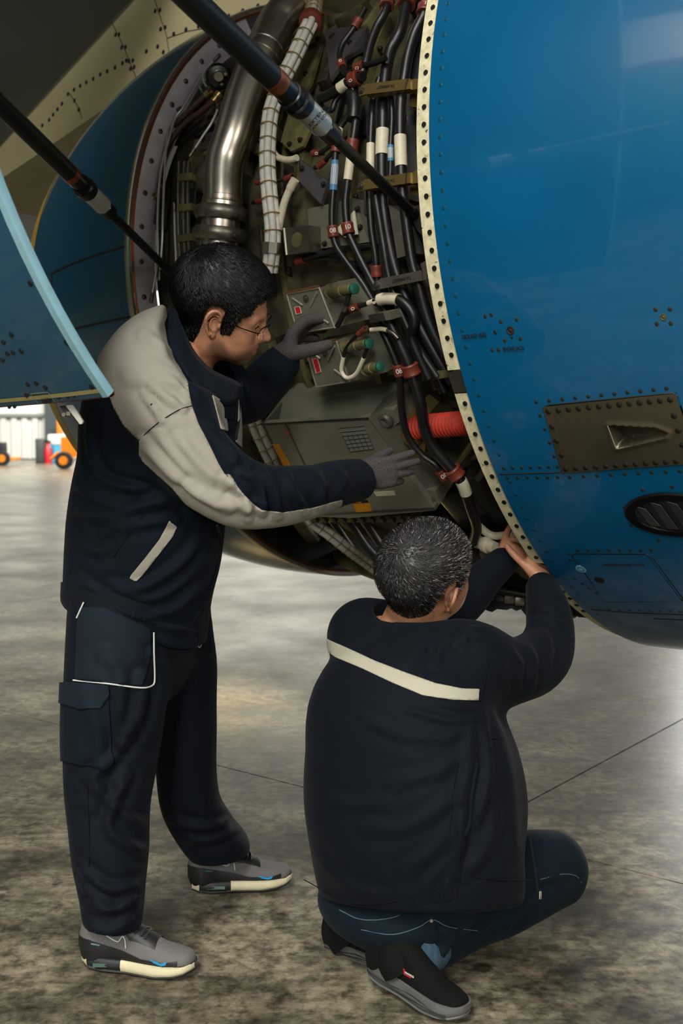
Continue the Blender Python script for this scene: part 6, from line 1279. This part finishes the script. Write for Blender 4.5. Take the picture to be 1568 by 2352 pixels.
# ------------------------------------------------------------------ background of the hangar
def airliner(label, a, b, r, windows):
    t = thing('airliner', label, 'airliner'); a = np.array(a, float); b = np.array(b, float); d = unit(b-a); L = np.linalg.norm(b-a); z = np.array([0, 0, 1.]); l = np.cross(d, z)
    def seg(a0, a1, name, m):
        A = np.radians(np.linspace(a0, a1, 14)); rows = []
        for k, rr in ((0, .02), (.15, .30), (.45, .55), (1.0, .80), (1.8, .96), (2.8, 1), (L, 1)): rows.append([a+d*k+r*rr*(np.cos(A_)*l+np.sin(A_)*z)-z*(1-rr)*r*.25 for A_ in A])
        MB().grid(np.array(rows)).build(name, m, t)
    W, G, Rr, B = mat('white_fuselage', (226, 226, 220), .35), mat('green_fuselage', (0, 112, 84), .35), mat('red_cheatline', (150, 40, 50), .4), mat('blue_fuselage', (2, 84, 124), .35)
    for s0, s1 in ((1, 1), (-1, 1)):
        f = (lambda x: x) if s0 == 1 else (lambda x: 180-x)
        seg(f(4), f(90), 'upper_skin', W); seg(f(1), f(4), 'cheatline', Rr); seg(f(-58), f(1), 'side_skin', G); seg(f(-90), f(-58), 'belly_skin', B)
    for k in range(windows):
        for sg in (1, -1):
            an = math.radians(22 if sg == 1 else 158); MB().box(a+d*(6.5+k*.55)+r*1.001*(math.cos(an)*l+math.sin(an)*z), (.2, .05, .3), (d, math.cos(an)*l+math.sin(an)*z, np.cross(d, math.cos(an)*l+math.sin(an)*z))).build('cabin_window', M['hole'], t, smooth=False)
    return t
airliner('white, red and green airliner beside the bay, mirrored in the blue inlet cowl', (-12.2, 0.5, 6.0), (-13.2, -28, 6.0), 4.3, 12)
airliner('smaller white and green airliner mirrored in the aft cowl', (-21, 6.0, 3.9), (-31, 30, 3.9), 1.9, 14)
Yc = 33.0
def bgp(px, py): return P(px, py, Yc)
M['orange'] = mat('orange_machine_paint', (214, 122, 22), .45); M['tyre'] = mat('black_tyre', (18, 18, 18), .8)
def wheel(c, r, w, parent, n=24): b = MB(); b.lathe(np.array(c)-np.array([0, w/2, 0]), (0, 1, 0), [(0, r*.55), (0, r*.9), (w*.2, r), (w*.8, r), (w, r*.9), (w, r*.55)], n); o = b.build('wheel', M['tyre'], parent); MB().lathe(np.array(c)-np.array([0, w/2+.02, 0]), (0, 1, 0), [(0, r*.5), (w+.04, r*.5)], 16).build('hub', M['orange'], o)
t = thing('tow_tractor', 'orange wheeled ground cart beside the far wall, nearest the standing mechanic', 'cart'); c = ground(160, 1078); c = c*1.0
X0, Y0 = c[0], c[1]; b = MB(); b.prism([(X0-.25, Y0, .35), (X0+.9, Y0, .35), (X0+.9, Y0, .7), (X0+.35, Y0, .80), (X0-.05, Y0, .95), (X0-.25, Y0, .95)], (0, .8, 0)); b.build('body', M['orange'], t, smooth=False)
wheel((X0-.15, Y0-.05, .26), .26, .2, t); wheel((X0+.65, Y0-.05, .26), .26, .2, t); MB().tube([(X0-.3, Y0, .5), (X0-.55, Y0, .3)], .05, 8).build('tow_bar', M['orange'], t)
t = thing('service_bin', 'white topped light blue bin beside the orange cart', 'bin'); c = ground(128, 1062); MB().prism([(c[0]-.26, c[1], .02), (c[0]+.16, c[1], .02), (c[0]+.34, c[1], .62), (c[0]-.26, c[1], .62)], (0, .5, 0)).build('blue_body', mat('light_blue_plastic', (70, 150, 182), .5), t, smooth=False)
MB().box((c[0]+.04, c[1]+.25, .80), (.62, .56, .36), bev=.05).build('white_lid', M['wall_white'], t)
t = thing('fire_extinguisher', 'red fire extinguisher standing beside the light blue bin', 'extinguisher'); c = ground(111, 1064); MB().lathe((c[0], c[1], 0), (0, 0, 1), [(0, .13), (.5, .13), (.58, .07), (.64, .05), (.7, .05)], 16).build('cylinder', M['red_plate'], t); MB().box((c[0], c[1], .74), (.2, .05, .08)).build('valve_handle', M['black_gloss'], t, smooth=False); MB().tube([(c[0]+.05, c[1], .72), (c[0]+.17, c[1], .6), (c[0]+.15, c[1], .2)], .02, 6).build('hose', M['black_gloss'], t)
t = thing('wall_cabinet', 'dark equipment cabinet left of the red fire extinguisher', 'cabinet'); c = ground(94, 1064); MB().box((c[0], c[1], .42), (.30, .3, .84), bev=.02).build('body', mat('dark_grey_cabinet', (46, 50, 50), .5), t); MB().box((c[0], c[1]-.16, .42), (.26, .02, .76), bev=.005).build('door', mat('grey_cabinet_door', (58, 62, 62), .5), t)
t = thing('warning_post', 'orange post standing behind the white topped bin', 'post'); c = ground(134, 1058); MB().box((c[0], c[1]+.3, .75), (.2, .12, 1.5), bev=.02).build('upright', M['orange'], t); MB().box((c[0], c[1]+.3, .03), (.45, .45, .06), bev=.02).build('foot', M['black_gloss'], t)
t = thing('yellow_machine', 'dark wheeled machine with orange trim at the far wall, beside the fan cowl door', 'machine'); c = ground(6, 1070); MB().box((c[0]-.4, c[1]+.3, .5), (.8, .6, .5), bev=.05).build('body', M['hole'], t); MB().box((c[0]+.1, c[1]+.3, .22), (.7, .5, .1), bev=.02).build('orange_bumper', M['orange'], t); wheel((c[0], c[1], .24), .24, .18, t); wheel((c[0]-.6, c[1], .24), .24, .18, t)
# handle latch hanging under the fan cowl door
lt_ = thing('door_latch', 'white and black latch hanging under the open fan cowl door', 'latch'); YL = 2.24
q = [P(150, 932, YL), P(164, 930, YL), P(176, 945, YL), P(190, 968, YL), P(187, 974, YL), P(180, 974, YL)]; MB().prism(q, (0, .012, 0)).build('white_handle', mat('white_handle_plate', (214, 214, 204), .5), lt_, smooth=False)
q = [P(136, 933, YL), P(150, 931, YL), P(182, 973, YL), P(178, 977, YL), P(168, 974, YL)]; MB().prism(q, (0, .03, 0)).build('latch_body', M['black_gloss'], lt_, smooth=False)
MB().lathe(P(146, 952, YL-.004), (0, 1, 0), [(0, .004), (.02, .004)], 10).build('pivot', M['dull_steel'], lt_); MB().box(P(157, 950, YL-.002), (.008, .004, .008)).build('catch', M['dull_steel'], lt_, smooth=False)
